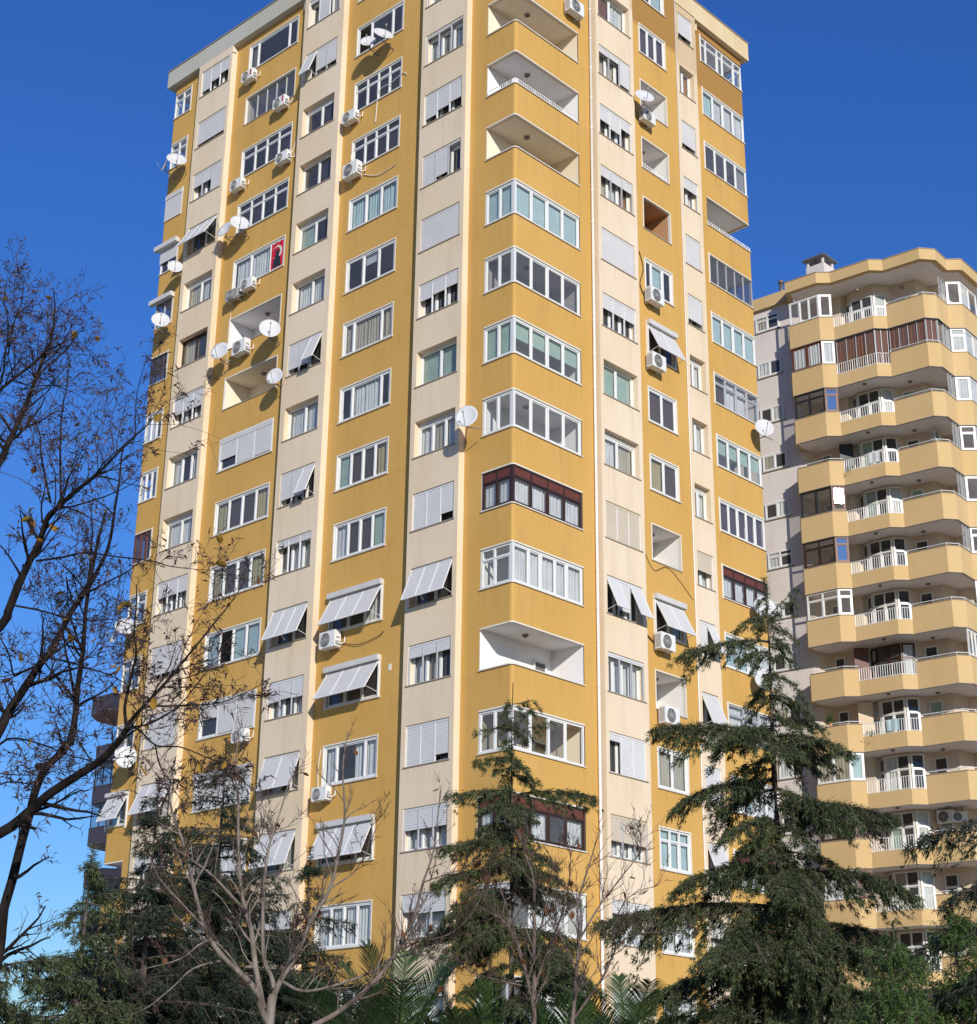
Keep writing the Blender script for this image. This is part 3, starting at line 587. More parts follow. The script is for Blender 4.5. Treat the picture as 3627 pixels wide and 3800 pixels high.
# windows and loggias in the ochre bays (panes listed from the corner of the tower outward)
def ochre_windows(fr, u0, u1, table):
    for n, sp in table.items():
        z = -HS*n; k = sp[0]
        if k == 'L':
            rm = None; mat = sp[1]; dep = 1.35; b = MB(); P = lambda u, o, zz: fr(u, o, zz)
            za, zb = z-0.95, z+OT+0.002; a, c = u0-0.004, u1+0.004
            b.quad(P(a, -dep, za), P(c, -dep, za), P(c, -dep, zb), P(a, -dep, zb)); b.quad(P(a, -0.11, za), P(a, -dep, za), P(a, -dep, zb), P(a, -0.11, zb)); b.quad(P(c, -dep, za), P(c, -0.11, za), P(c, -0.11, zb), P(c, -dep, zb))
            b.quad(P(a, -0.11, zb), P(a, -dep, zb), P(c, -dep, zb), P(c, -0.11, zb)); b.quad(P(a, -0.11, za), P(c, -0.11, za), P(c, -dep, za), P(a, -dep, za))
            rm = b.build('loggia', mat, tower)
            rdoor(rm, fr, u0+0.12, u0+0.85, z-0.9, z+1.1, -dep+0.004)
            q = fr((u0+u1)/2, -0.7, z+OT); lampc(rm, q[0], q[1], z+OT)
            trim(rm, fr, u0, u1, z, z+OT, 0.001); sill(rm, fr, u0, u1, 0, z, 'sill_stone', 0.03, 0.04, 0.12, 0.05)
            if len(sp) > 2: window(tower, fr, u0+0.01, u1-0.01, z+0.01, z+OT-0.01, -0.09, 'g', (1,)*sp[2], 'f', '', 0.03, 'glass_dark')
            continue
        fc, dv, fl, cu = sp[1:5]; gm = sp[5] if len(sp) > 5 else 'glass'
        w = window(tower, fr, u0+0.004, u1-0.004, z+0.006, z+OT-0.005, -0.03, fc, dv, fl, cu, 0.065, gm)
        trim(w, fr, u0, u1, z, z+OT, 0.001); sill(w, fr, u0, u1, 0, z, 'sill_white', 0.06, 0.05, 0.03, 0.08)
        if k == 'P': awning(w, fr, u0+0.04, u1-0.04, z+OT-0.12, 0.02, 1.32, sp[6]*0.7, sp[7], sp[8], 0.2)
        if k == 'S': 
            f = sp[6]; nn = len(f); wd = (u1-u0)/nn; boxo('shutter_box', 'shutter_white', w, fr, u0+0.01, u1-0.01, -0.02, sp[7], z+OT-0.22, z+OT-0.012)
            for q in range(nn): boxo('shutter', sp[8], w, fr, u0+q*wd+0.03, u0+(q+1)*wd-0.03, -0.02, 0.012, z+0.05+(1-f[q])*1.18, z+OT-0.222)
            for q in range(nn+1):
                b = MB(); u = min(max(u0+q*wd, u0+0.03), u1-0.03); b.box(fr, u-0.03, u+0.03, -0.021, 0.022, z+0.01, z+OT-0.222)
                b.build('guide_rail', 'white_pvc', w)
ochre_windows(L, EW1, EW0, {-6: ('W', 'w', (1, 1, 1), '', '---'), -5: ('W', 'w', (1, 1.6, 1), '', '---'), -4: ('W', 'w', (.7, 1.5, .9), '2', '---', 'glass_dark'), -3: ('W', 'w', (1, 1, 1, 1), 't', 'nn--', 'glass_dark'), -2: ('W', 'w', (1, 1, 1, 1), 't', 'nn--', 'glass_dark'),
 -1: ('W', 'w', (1, 1, 1), '', 'BBB'), 0: ('W', 'w', (1, 1, 1), '', '-H-'), 1: ('W', 'w', (.6, 1.6, .5), '', 'ccc'), 2: ('W', 'w', (.5, 1.7, .6), '', 'xwx'), 3: ('W', 'w', (1, 1, 1, 1), '', 'ynng'), 4: ('W', 'w', (1, 1, 1, 1), '', 'gnnw'),
 5: ('P', 'w', (1, 1, 1), '', 'w--', 'glass', 40, 3, 'shutter_white'), 6: ('P', 'w', (1, 1, 1), '', '---', 'glass', 44, 3, 'shutter_white'), 7: ('W', 'w', (.6, 1.5, .6), '', 'wxw'), 8: ('P', 'w', (1, 1, 1), '', '---', 'glass', 36, 3, 'shutter_slat'),
 9: ('W', 'w', (1, 1, 1, 1), '', 'wwww'), 10: ('W', 'w', (1, 1, 1, 1), '', 'w--w')})
ochre_windows(L, CW1, CW0, {-5: ('W', 'w', (.55, 2.1, .5), '', '--c', 'glass_dark'), -4: ('L', 'loggia_white', 5), -3: ('W', 'w', (1, 1, 1, 1), 't', 'nn--', 'glass_dark'), -2: ('W', 'w', (1, 1, 1, 1), 't', '--nn', 'glass_dark'),
 -1: ('W', 'w', (.8, 1.2, 1), '', '-ww'), 0: ('L', 'loggia_white'), 1: ('L', 'loggia_cream'), 2: ('S', 'w', (1, 1, 1), '', '---', 'glass', (.97, .99, .62), 0.03, 'shutter_white'), 3: ('W', 'w', (.9, 1, 1, .9), '', 'ynny'), 4: ('W', 'w', (1, 1, 1, .9), '', 'ynny'),
 5: ('W', 'w', (1, 1, 1, 1), '2', 'bb-b'), 6: ('S', 'w', (1, 1, 1), '', '---', 'glass', (.99, .99, .4), 0.03, 'shutter_white'), 7: ('S', 'w', (1, 1, 1), '', '---', 'glass', (.97, .97, .97), 0.16, 'shutter_slat'), 8: ('S', 'w', (1, 1, 1), '', '---', 'glass', (.97, .97, .97), 0.16, 'shutter_slat'),
 9: ('W', 'w', (1, 1, 1), '', 'w-w'), 10: ('W', 'w', (1, 1, 1), '', 'w-w')})
ochre_windows(RF, IW0, IW1, {-6: ('W', 'w', (1, 1), '', 'bb'), -5: ('W', 'w', (1, 1), '', '-b'), -4: ('W', 'w', (1, 1, 1), '', 'ppp', 'glass'), -3: ('L', 'loggia_white'), -2: ('L', 'loggia_white'), -1: ('L', 'loggia_brown'), 0: ('W', 'w', (.5, 1, .7), '', '-bx'),
 1: ('P', 'w', (1, 1), '', '--', 'glass', 36, 2, 'shutter_white'), 2: ('W', 'w', (1, 1), '', 'nn', 'glass'), 3: ('W', 'w', (1, 1), '', 'yn'), 4: ('L', 'loggia_white'), 5: ('P', 'w', (1, 1), '', '-B', 'glass', 38, 2, 'shutter_white'), 6: ('L', 'loggia_white'),
 7: ('W', 'w', (1, 1), '', 'cc'), 8: ('W', 'w', (1, 1, 1), 't', 'bbb'), 9: ('W', 'w', (1, 1), '', 'ww'), 10: ('W', 'w', (1, 1), '', 'ww')})
# drainpipe with clamps, conduit at the setback, flue plate
b = MB(); b.tube([(4.47, -0.09, 0.2), (4.47, -0.09, Z0+TOPC)], 0.055, 10); pipe = b.build('drainpipe', 'pipe_white', tower, True)
for k in range(38):
    z = 1.0+k*1.45; b = MB(); b.tube([(4.47, -0.09, z), (4.47, -0.09, z+0.05)], 0.068, 10); b.box(ID, 4.45, 4.49, -0.04, -0.002, z, z+0.04); b.build('pipe_clamp', 'pipe_white', pipe)
b = MB(); b.tube([(IEND-0.03, -0.03, 0.2), (IEND-0.03, -0.03, Z0+TOPC)], 0.028, 6); b.build('conduit', 'pipe_white', tower, True)
boxo('vent_plate', 'trim_white', tower, L, 5.85, 6.0, 0.002, 0.02, -16.55, -16.3)
b = MB(); b.tube([(-d-0.02, 17.9, Z0+16.0), (-d*0.5, 17.8, Z0+16.1)], 0.03, 6); b.build('spout', 'pipe_white', tower)
# eave downpipe stubs
for (x, y) in ((0.0-0.08, D0+0.28), (J1+0.32, sK-0.08)):
    b = MB(); b.tube([(x, y, Z0+16.39), (x, y, Z0+15.9)], 0.06, 8); b.build('downpipe_stub', 'pipe_white' if x < 1 else 'fascia_cream', tower, True)
# flag hung inside one window
fl = empty('flag', (0.06, 14.0, Z0+HS+0.1)); tag(fl, 'red flag with white crescent and a dark suited figure hung inside a window', 'flag')
fr = L; z = HS
b = MB(); u0, u1 = CW1+0.08, CW1+0.9
n = 10
for k in range(n):
    a, c = u0+(u1-u0)*k/n, u0+(u1-u0)*(k+1)/n; b.quad(*[(0.045+0.01*math.sin(u*20), u, zz+Z0) for u, zz in ((a, z+0.08), (c, z+0.08), (c, z+OT-0.08), (a, z+OT-0.08))])
ob = b.build('cloth_sheet', 'flag_red'); ob.parent = fl; ob.matrix_parent_inverse = Matrix.Translation(-fl.location)
b = MB(); cu, cz, r0, r1 = u0+0.42, z+0.86, 0.33, 0.27
for k in range(22):
    for_ = []
    t0, t1 = R(35+k*290/22), R(35+(k+1)*290/22)
    def cr(t): return (cu+r0*math.cos(t), cz+r0*math.sin(t)), (cu+0.07+r1*math.cos(t*1.0)*0.98, cz+r1*math.sin(t)*0.98)
    (o1, i1), (o2, i2) = cr(t0), cr(t1)
    b.quad(*[(0.03, p[0], p[1]+Z0) for p in (o1, o2, i2, i1)])
ob = b.build('crescent', 'sill_white'); ob.parent = fl; ob.matrix_parent_inverse = Matrix.Translation(-fl.location)
b = MB(); b.poly([(0.026, cu+a, cz+c+Z0) for a, c in ((-.3, -.72), (.26, -.72), (.24, -.4), (.14, -.22), (.08, -.16), (.1, .05), (.0, .14), (-.12, .1), (-.14, -.06), (-.1, -.18), (-.22, -.28))])
ob = b.build('figure', 'dark_frame'); ob.parent = fl; ob.matrix_parent_inverse = Matrix.Translation(-fl.location)
# loose hoses and cables on the walls
def cable(name, fr, pts, mat, r=0.018):
    P = [Vector(fr(*p)) for p in pts]; out = []
    for k in range(len(P)-1):
        p0, p1, p2, p3 = P[max(k-1, 0)], P[k], P[k+1], P[min(k+2, len(P)-1)]
        for i in range(6):
            t = i/6; out.append(0.5*((2*p1)+(p2-p0)*t+(2*p0-5*p1+4*p2-p3)*t*t+(3*p1-p0-3*p2+p3)*t**3))
    out.append(P[-1]); b = MB(); b.tube(out, r, 5); return b.build(name, mat, tower, True)
cable('hose', L, [(7.9, .03, 7.6), (7.85, .03, 8.6), (7.7, .03, 9.15), (7.0, .04, 9.15), (6.3, .04, 9.3), (6.1, .03, 9.1)], 'pipe_white')
cable('hose', L, [(8.5, .03, 5.3), (7.6, .04, 4.9), (6.6, .03, 4.95)], 'pipe_white')
cable('hose', L, [(9.2, .03, 5.7), (9.35, .03, 6.3), (9.3, .03, 6.7)], 'pipe_white')
cable('hose', L, [(13.3, .03, 8.5), (13.0, .03, 9.3), (12.95, .03, 10.2)], 'pipe_white')
cable('hose', L, [(8.6, .03, -15.0), (7.6, .06, -15.25), (6.6, .05, -15.15), (6.3, .03, -15.0)], 'cable_dark', 0.014)
cable('hose', L, [(9.5, .03, -20.4), (9.55, .03, -19.6), (9.45, .03, -18.9)], 'pipe_white')
cable('cable', L, [(16.9, .02, 2.0), (16.95, .02, -1.0), (16.9, .02, -2.2)], 'pipe_white', 0.01)
cable('cable', L, [(12.9, .02, -3.0), (12.95, .02, -8.0)], 'pipe_white', 0.01)
cable('hose', RF, [(7.5, .03, 1.6), (7.75, .03, .9), (7.5, .04, .1), (7.8, .05, -.4)], 'cable_dark', 0.02)
cable('cable', RF, [(7.25, .03, -11.2), (7.9, .04, -12.0), (8.9, .03, -11.7), (10.4, .03, -12.6)], 'cable_dark', 0.01)
cable('hose', RF, [(7.2, .03, -14.6), (7.8, .06, -14.9)], 'cable_dark', 0.025)
cable('cable', RF, [(7.3, .02, 9.6), (7.3, .02, 9.0)], 'cable_dark', 0.014)

# ------------------------------------------------------------------ second tower (sand coloured, faceted balconies)
V = [Vector(v) for v in ((32.67, 8.76), (32.80, 6.87), (33.31, 6.28), (33.51, 3.93), (34.05, 3.39), (34.24, 1.245), (34.82, 0.77), (36.24, 0.86), (36.77, 0.226), (38.9, 0.35), (39.4, -0.25), (42.0, -0.1))]
ZB = 9.568
b2 = empty('apartment_block', (36.0, 5.0, 0)); b2i = Matrix.Translation((-36.0, -5.0, 0))
tag(b2, 'sand coloured apartment block with faceted wrap-around balconies, white railings and a roof chimney', 'apartment building')
_n0 = {o.name for o in bpy.data.objects}
def wallq(name, mat, pts, z0, z1, parent):
    b = MB()
    for a, c in zip(pts[:-1], pts[1:]): b.quad((a[0], a[1], z0+Z0), (c[0], c[1], z0+Z0), (c[0], c[1], z1+Z0), (a[0], a[1], z1+Z0))
    return b.build(name, mat, parent)
LOWZ = -Z0
wall_l = [(33.15, 16.5), (33.75, 9.2), (33.85, 8.9)]
wall_in = [(33.85, 8.9), (34.55, 8.6), (34.75, 6.6), (35.15, 6.5), (34.75, 5.95), (34.85, 4.6), (35.35, 4.1), (35.75, 3.9), (35.95, 2.5), (37.2, 2.3), (37.3, 1.6), (42.0, 1.7)]
wallq('side_wall', 'pale_wall', wall_l, LOWZ, 13.25, b2); wallq('inner_wall', 'b2_inner', wall_in, LOWZ, 13.05, b2)
boxo('core', 'pale_wall', b2, ID, 36.4, 48, 4.2, 17, 0, Z0+13.2)
wl = Seg((33.15, 16.5), (33.75, 9.2))
full = V
rf = band('roof_fascia', 'sand', b2, [(33.0, 16.5), (33.55, 9.1)], 13.2, 13.95, 0.3)
fasc = offset_path(V, -0.22)
rf = band('roof_fascia', 'sand', b2, [(33.6, 9.3)]+[tuple(v) for v in fasc], 13.03, 13.68, 0.3); band('coping', 'sill_stone', rf, [(33.6, 9.3)]+[tuple(v) for v in fasc], 13.683, 13.73, 0.4, 0.03)
boxo('roof', 'fascia_grey', b2, ID, 35.2, 47, 2.6, 16.4, Z0+13.3, Z0+13.5)
def slab(zz, nm='soffit'):
    b = MB(); P = [(p.x, p.y) for p in offset_path(V, 0.05)]; inn = [(36.6, 8.9), (36.6, 4.3), (42.0, 4.3)]
    pts = [(33.85, 8.9)]+P+[(42.0, 1.8)]
    poly = pts+[(42.0, 4.3), (36.6, 4.3), (36.6, 8.9)]
    b.poly([(x, y, Z0+zz) for x, y in poly]); b.poly([(x, y, Z0+zz+0.18) for x, y in poly][::-1]); return b.build(nm, 'loggia_white', b2)
slab(13.04)
def fr_seg(i, j): return Seg(tuple(V[i]), tuple(V[j]))
BR = {0: 'w', 1: 'r', 2: 'd', 4: 'd', 5: 'n', 6: 'w', 9: 'w', 10: 'n', 11: 'w'}
random.seed(12)
for i in range(0, 15):
    zb = ZB-HS*i; hi = zb+1.41; lo = zb+0.76
    if hi+Z0 < 0.5: break
    zb = max(zb, -Z0+0.02)
    p1 = band('balcony_parapet', 'sand', b2, V[0:3], zb, hi, 0.14); band('balcony_parapet', 'sand', b2, V[2:5], zb, lo, 0.14); p2 = band('balcony_parapet', 'sand', b2, V[4:], zb, hi, 0.14)
    band('parapet_return', 'sand', b2, [(33.85, 9.0), (32.95, 8.98), tuple(V[0])], zb, hi, 0.14)
    band('drip_edge', 'sill_stone', p1, V, zb-0.03, zb+0.002, 0.1, 0.015)
    band('sill', 'sill_stone', p1, V[0:3], hi+0.002, hi+0.035, 0.18, 0.03); band('sill', 'sill_stone', p2, V[4:], hi+0.002, hi+0.035, 0.18, 0.03)
    slab(zb+0.02)
    rp = [tuple(p) for p in offset_path(V[2:5], 0.07)]; rl = railing(b2, rp, lo, Z0, 0.66, 0.13, 0.9); rl['label'] = 'white bar railing'
    rp = [tuple(p) for p in offset_path(V[4:9], 0.07)]
    b = MB(); b.tube([(x, y, Z0+hi+0.17) for x, y in rp], 0.02, 5)
    for x, y in rp[:3]: b.tube([(x, y, Z0+hi+0.03), (x, y, Z0+hi+0.17)], 0.018, 5)
    b.build('handrail', 'rail_white', b2)
    top = zb+HS-0.0 if zb > -Z0+0.1 else hi+1.5; zt_ = hi+1.46
    fc = BR.get(i)
    if fc:
        s1, s2 = fr_seg(0, 1), fr_seg(1, 2); gm = 'glass' if fc in 'wr' else 'glass_dark'
        cu = {0: '---', 1: 'ww', 9: 'cc', 6: '--', 11: 'ww'}.get(i, '--')
        window(b2, s1, 0.04, s1.len-0.01, hi+0.04, zt_, -0.05, fc, (1,)*len(cu), 't' if i in (2, 5, 6) else '', cu, 0.07, gm)
        w = window(b2, s2, 0.03, s2.len-0.03, hi+0.04, zt_, -0.05, 'w' if i in (0, 1, 6, 9) else 'r', (1,), 't' if i in (2, 5, 6) else '', {1: 'w', 9: 'b'}.get(i, '-'), 0.09, 'glass_mirror' if i in (2, 5) else 'glass')
        if i == 4:   # an opened sash that catches the sun
            s2c = V[1].lerp(V[2], 0.5); c = Vector((s2c.x, s2c.y, Z0+hi+0.85)); dv = (c-CAMP).normalized(); nn = (-SUN_TRAVEL-dv).normalized()
            a = Vector((-nn.y, nn.x, 0)).normalized(); up = nn.cross(a)*-1; c = c+nn*0.06; b = MB(); b.quad(*[tuple(c+a*x+up*y) for x, y in ((-.24, -.42), (.24, -.42), (.24, .42), (-.24, .42))]); g_ = b.build('sash_pane', 'glint', w); g_['label'] = 'opened pane flashing in the sun'
    else:
        b = MB(); b.tube([(p.x, p.y, Z0+hi+0.17) for p in offset_path(V[0:3], 0.07)], 0.02, 5); b.build('handrail', 'rail_white', b2)
        pl = Seg((34.2, 7.0), (34.55, 6.55)); boxo('panel', 'red_brown' if i == 7 else 'dark_frame' if i == 3 else 'b2_inner', b2, pl, 0, 0.75, 0, 0.08, hi-1.3, zt_-0.02)
    # bay window with door behind the railing, small window and doors
    by = [(35.15, 6.5), (34.75, 5.95), (34.85, 4.6), (35.35, 4.1)]
    for k, (q0, q1) in enumerate(zip(by[:-1], by[1:])):
        sg = Seg(q0, q1); window(b2, sg, 0.02, sg.len-0.02, hi-1.2, zt_-0.06, 0.075, 'n' if i == 7 else 'w', (1, 1) if k == 1 else (1,), 't', random.choice(['wk', 'kk', 'kk', 'ck', 'gk']) if k == 1 else random.choice('kkw'), 0.075)  # k sheets darken the panes in place of unlit rooms
    sg = Seg((35.75, 3.9), (35.95, 2.5)); window(b2, sg, 0.15, 0.85, hi-1.0, zt_-0.25, 0.075, 'w', (1,), 't', random.choice('kgk'), 0.07)
    sg = Seg((34.55, 8.6), (34.75, 6.6)); window(b2, sg, 0.25, 0.85, hi-1.0, zt_-0.25, 0.075, 'w', (1,), 't', 'k', 0.07)
    # glazed far balconies
    if i not in (7,):
        s1, s2, s3 = fr_seg(7, 8), fr_seg(8, 9), fr_seg(6, 7)
        if i < 6:
            window(b2, s3, 0.7, s3.len, hi+0.04, zt_, -0.05, 'g', (1, 1), 'f', '--', 0.05, 'glass')
        window(b2, s1, 0.02, s1.len-0.01, hi+0.04, zt_, -0.05, 'w', (1,), 't' if i % 2 else '', 'w' if i in (1, 2) else '-', 0.08)
        window(b2, s2, 0.02, s2.len-0.01, hi+0.04, zt_, -0.05, 'w', (1, 1), '', 'ww' if i in (1, 2) else 'w-', 0.08)
    else:
        s1 = fr_seg(6, 7); window(b2, s1, 0.0, s1.len-0.01, hi+0.04, zt_, -0.05, 'w', (1, 1, 1), '', '---', 0.07)
    if i == 1:   # folding glass with brown blinds
        for (p, q) in ((2, 3), (3, 4), (4, 5), (5, 6), (6, 7)):
            sg = fr_seg(p, q); z1_ = zt_; z0_ = (lo if p < 4 else hi)+0.05; nn_ = max(2, int(sg.len/0.5)); window(b2, sg, 0.01, sg.len-0.01, z0_, z1_, -0.1, 'g', (1,)*nn_, 'f', 'r'*nn_ if p < 6 else '--', 0.04)
            boxo('head_rail', 'white_pvc', b2, sg, 0, sg.len, -0.12, -0.03, z1_, z1_+0.1)
    # side-wall window
    w = window(b2, wl, 5.0, 6.5, hi+0.85-0.03, hi+1.78, 0.075, 'w', (1, 1), 't' if i in (0, 5) else '', random.choice(['kk', 'wk', 'ck', 'kw']), 0.075); sill(w, wl, 5.0, 6.5, 0.02, hi+0.82, 'sill_stone', 0.05, 0.04, 0.05)
    b = MB(); b.tube([(35.3, 3.0, Z0+zt_+0.07), (35.3, 3.0, Z0+zt_-0.03)], [0.14, 0.1], 10); b.build('ceiling_lamp', 'lamp_glass', b2, True)
    b = MB(); b.tube([(33.9, 5.0, Z0+zt_+0.07), (33.9, 5.0, Z0+zt_-0.03)], [0.12, 0.08], 10); b.build('ceiling_lamp', 'lamp_glass', b2, True)
# chimney and flue on the roof
ch = boxo('chimney', 'pale_wall', b2, ID, 35.8, 37.0, 8.1, 9.3, Z0+13.4, Z0+16.25)
b = MB()
for x in (35.84, 36.84):
    for y in (8.14, 9.14): b.box(ID, x, x+0.12, y, y+0.12, Z0+16.25, Z0+16.66)
b.build('chimney_post', 'pale_wall', ch); boxo('chimney_cap', 'chimney_metal', ch, ID, 35.65, 37.15, 7.95, 9.45, Z0+16.66, Z0+16.78)
b = MB(); b.tube([(34.4, 10.2, Z0+13.5), (34.4, 10.2, Z0+15.1)], 0.12, 10); b.tube([(34.4, 10.2, Z0+15.0), (34.4, 10.2, Z0+15.15)], 0.17, 10); b.build('flue', 'chimney_metal', b2, True)
for o in bpy.data.objects:
    if o.name not in _n0 and o.parent == b2: o.matrix_parent_inverse = b2i

# ------------------------------------------------------------------ buildings farther back
def rooted(root, label, cat, fn):
    e = empty(root[0], root[1]); tag(e, label, cat); names = {o.name for o in bpy.data.objects}; fn(e); inv = Matrix.Translation(-Vector(root[1]))
    for o in bpy.data.objects:
        if o.name not in names and o.parent == e: o.matrix_parent_inverse = inv
    return e
def far_block(e):
    boxo('wall', 'far_wall', e, ID, 26.6, 46, 58, 61.9, 0, Z0-4.6)
    boxo('wall', 'far_wall', e, ID, 26.62, 40, 61.95, 65.6, 0, Z0-4.65)
    rp = [(26.6, 66.4), (24.9, 66.2), (23.9, 65.4), (23.9, 63.4), (26.6, 61.4)]
    r = band('roof_fascia', 'far_band', e, [(26.6, 66.9), (24.6, 66.7), (23.3, 65.6), (23.3, 63.2), (26.3, 61.0)], -5.5, -4.2, 2.0)
    for i in range(12):
        z = -8.85-HS*i
        if z < -Z0: break
        b_ = band('balcony_parapet', 'far_band', e, rp, z, z+1.15, 0.15); band('sill', 'sill_stone', b_, rp, z+1.152, z+1.2, 0.2, 0.03)
        m_ = MB(); m_.poly([(x, y, Z0+z+0.02) for x, y in ((26.6, 66.3), (24.9, 66.1), (23.95, 65.4), (23.95, 63.45), (26.6, 61.5))]); m_.build('soffit', 'far_wall', e)
        s_ = Seg((26.6, 65.5), (26.6, 61.95)); window(e, s_, 0.5, 2.9, z+0.4, z+2.5, 0.08, 'w', (1, 1), '', 'wk', 0.09, 'glass_dark')
        if i in (1, 2, 4):
            s2_ = Seg((23.9, 65.4), (23.9, 63.4)); window(e, s2_, 0.02, 1.98, z+1.21, z+2.85, -0.05, 'd', (1, 1), 'f', '--', 0.05, 'glass_dark'); s3_ = Seg((23.9, 63.4), (26.6, 61.4)); window(e, s3_, 0.02, 2.6, z+1.21, z+2.85, -0.05, 'd', (1, 1, 1), 'f', '---', 0.05, 'glass_dark')
rooted(('grey_apartment_block', (26.5, 63.0, 0)), 'grey apartment block with brown balcony bands standing behind the ochre tower', 'apartment building', far_block).location += Vector((1.9, -2.1, 1.5))
def low_block(e):
    boxo('wall', 'beige_low', e, ID, 22.0, 30.0, 92, 100, 0, 13.6); boxo('roof', 'beige_low', e, ID, 21.2, 30.8, 91.2, 100.8, 13.6, 14.6)
    boxo('coping', 'sill_stone', e, ID, 21.1, 30.9, 91.1, 100.9, 14.603, 14.8)
    for i in range(4):
        for j in range(3): window(e, Seg((22.0, 99.5), (22.0, 92.5)), 0.5+j*2.3, 1.9+j*2.3, -Z0+1.4+i*3.1, -Z0+2.9+i*3.1, 0.08, 'w', (1, 1), '', 'wk', 0.09, 'glass_dark')
rooted(('low_beige_house', (26, 96, 0)), 'low beige building with flat overhanging roof beyond the cedars', 'building', low_block)

# ------------------------------------------------------------------ air conditioners
def tree_copy(root, loc, rz, label, sc=None):
    r = root.copy(); COL.objects.link(r); r.location = loc; r.rotation_euler = (0, 0, rz); r['label'] = label
    if sc: r.scale = (sc, sc, sc)
    for c in list(root.children):
        k = c.copy(); COL.objects.link(k); k.parent = r
        for g_ in c.children: q = g_.copy(); COL.objects.link(q); q.parent = k
    return r
def make_ac(w, h, dp, fan_x, sticker, body='ac_white'):
    """outdoor unit; local x along the wall, -y outward, origin at the wall under the unit"""
    e = empty('air_conditioner'); e['category'] = 'air conditioner'; e['group'] = 'air conditioner units on the ochre tower'
    b = MB(); y0, y1 = -0.12-dp, -0.12; c = 0.02; x0, x1 = -w/2, w/2
    for (a, d_, zz0, zz1) in ((c, 0, 0.03, h-c),): b.box(ID, x0, x1, y0, y1, 0.03, h-0.02); b.box(ID, x0+0.015, x1-0.015, y0+0.015, y1-0.015, h-0.02, h)
    cs = b.build('casing', body, e)
    b = MB(); r = min(h*0.40, 0.27); n = 20; cz = h*0.5
    ring = [(fan_x+r*math.cos(2*math.pi*k/n), y0-0.004, cz+r*math.sin(2*math.pi*k/n)) for k in range(n)]; b.poly(ring); b.build('fan_opening', 'ac_dark', cs)
    b = MB()
    for q in (0.98, 0.74, 0.5, 0.26): b.tube([(fan_x+r*q*math.cos(2*math.pi*k/16), y0-0.014, cz+r*q*math.sin(2*math.pi*k/16)) for k in range(17)], 0.011, 4, False)
    for k in range(8): b.tube([(fan_x, y0-0.016, cz), (fan_x+r*math.cos(k*math.pi/4), y0-0.016, cz+r*math.sin(k*math.pi/4))], 0.008, 4, False)
    b.build('fan_guard', 'ac_grey', cs)
    b = MB(); b.tube([(fan_x, y0-0.02, cz), (fan_x, y0-0.03, cz)], 0.05, 10); b.build('fan_hub', 'ac_grey', cs)
    b = MB(); b.box(ID, x0-0.004, x0, y0+0.04, y1-0.03, 0.08, h-0.08); b.build('side_louvre', 'ac_louvre', cs)
    b = MB(); b.box(ID, x1, x1+0.05, y0+0.05, y1-0.05, 0.10, 0.24); b.box(ID, x1, x1+0.03, y0+0.08, y1-0.08, h*0.55, h*0.62); b.build('valve_cover', 'ac_grey', cs)
    if sticker: b = MB(); b.box(ID, x1-0.17, x1-0.07, y0-0.003, y0, h*0.35, h*0.9); b.build('sticker', 'sticker_red', cs)
    for x in (x0+0.1, x1-0.13):
        b = MB(); b.box(ID, x, x+0.03, y0-0.02, -0.002, 0.0, 0.03); b.box(ID, x, x+0.03, -0.03, -0.002, -0.02, 0.12); b.build('bracket', 'rail_white', e)
    b = MB(); b.tube([(x1+0.03, -0.25, 0.15), (x1+0.13, -0.2, 0.12), (x1+0.13, -0.06, 0.2), (x1+0.1, -0.02, 0.45)], 0.025, 6); b.build('hose', 'pipe_white', e, True)
    return e
acA = make_ac(0.80, 0.54, 0.29, -0.1, True); acB = make_ac(0.78, 0.52, 0.28, -0.1, False); acC = make_ac(0.86, 0.66, 0.32, -0.08, False); acO = make_ac(0.80, 0.52, 0.28, -0.05, False, 'ac_old')
LR = R(-90)      # left facade: local x runs along -Y, outward is -X
used = set()
def put_ac(proto, side, u, z, label, sc=None):
    h = 0.27
    loc = (0.0, u, Z0+z-h) if side == 'L' else (u, 0.0, Z0+z-h); rz = LR if side == 'L' else 0.0
    if proto not in used: used.add(proto); proto.location = loc; proto.rotation_euler = (0, 0, rz); proto['label'] = label; return proto
    return tree_copy(proto, loc, rz, label, sc)
put_ac(acA, 'L', 16.55, 13.95, 'white air conditioner with red sticker under the top-storey three-pane window')
put_ac(acA, 'L', 14.05, 11.3, 'white air conditioner with red sticker hung in front of the dark folding-glass loggia')
put_ac(acB, 'L', 13.62, 8.25, 'white air conditioner at a transomed window with a white hose climbing beside it')
put_ac(acB, 'L', 16.8, 8.2, 'white air conditioner beside a cream pier, one storey above two satellite dishes')
put_ac(acB, 'L', 9.25, 8.35, 'white air conditioner under a transomed window near a looping white hose')
put_ac(acC, 'L', 8.95, 5.5, 'larger white air conditioner with hoses on both sides above the blue-curtained window')
put_ac(acO, 'L', 16.5, 2.42, 'dull grey air conditioner, outer one of the pair below the flag window')
put_ac(acB, 'L', 15.5, 2.6, 'white air conditioner of the pair below the flag window, the one under the curtained pane')
put_ac(acC, 'L', 15.65, -0.5, 'large white air conditioner between two satellite dishes at an open loggia')
put_ac(acC, 'L', 8.95, -14.95, 'white air conditioner with dark cable below an awning shutter window')
put_ac(acB, 'L', 13.95, -17.75, 'white air conditioner under a shuttered window with one shutter half open')
put_ac(acB, 'L', 9.05, -20.65, 'white air conditioner low on ochre wall beside a plain three-part window')
put_ac(acC, 'R', 3.24, 10.95, 'white air conditioner on the corner balcony parapet beside the drainpipe')
put_ac(acB, 'R', 8.0, 8.15, 'white air conditioner under a satellite dish at a small white loggia')
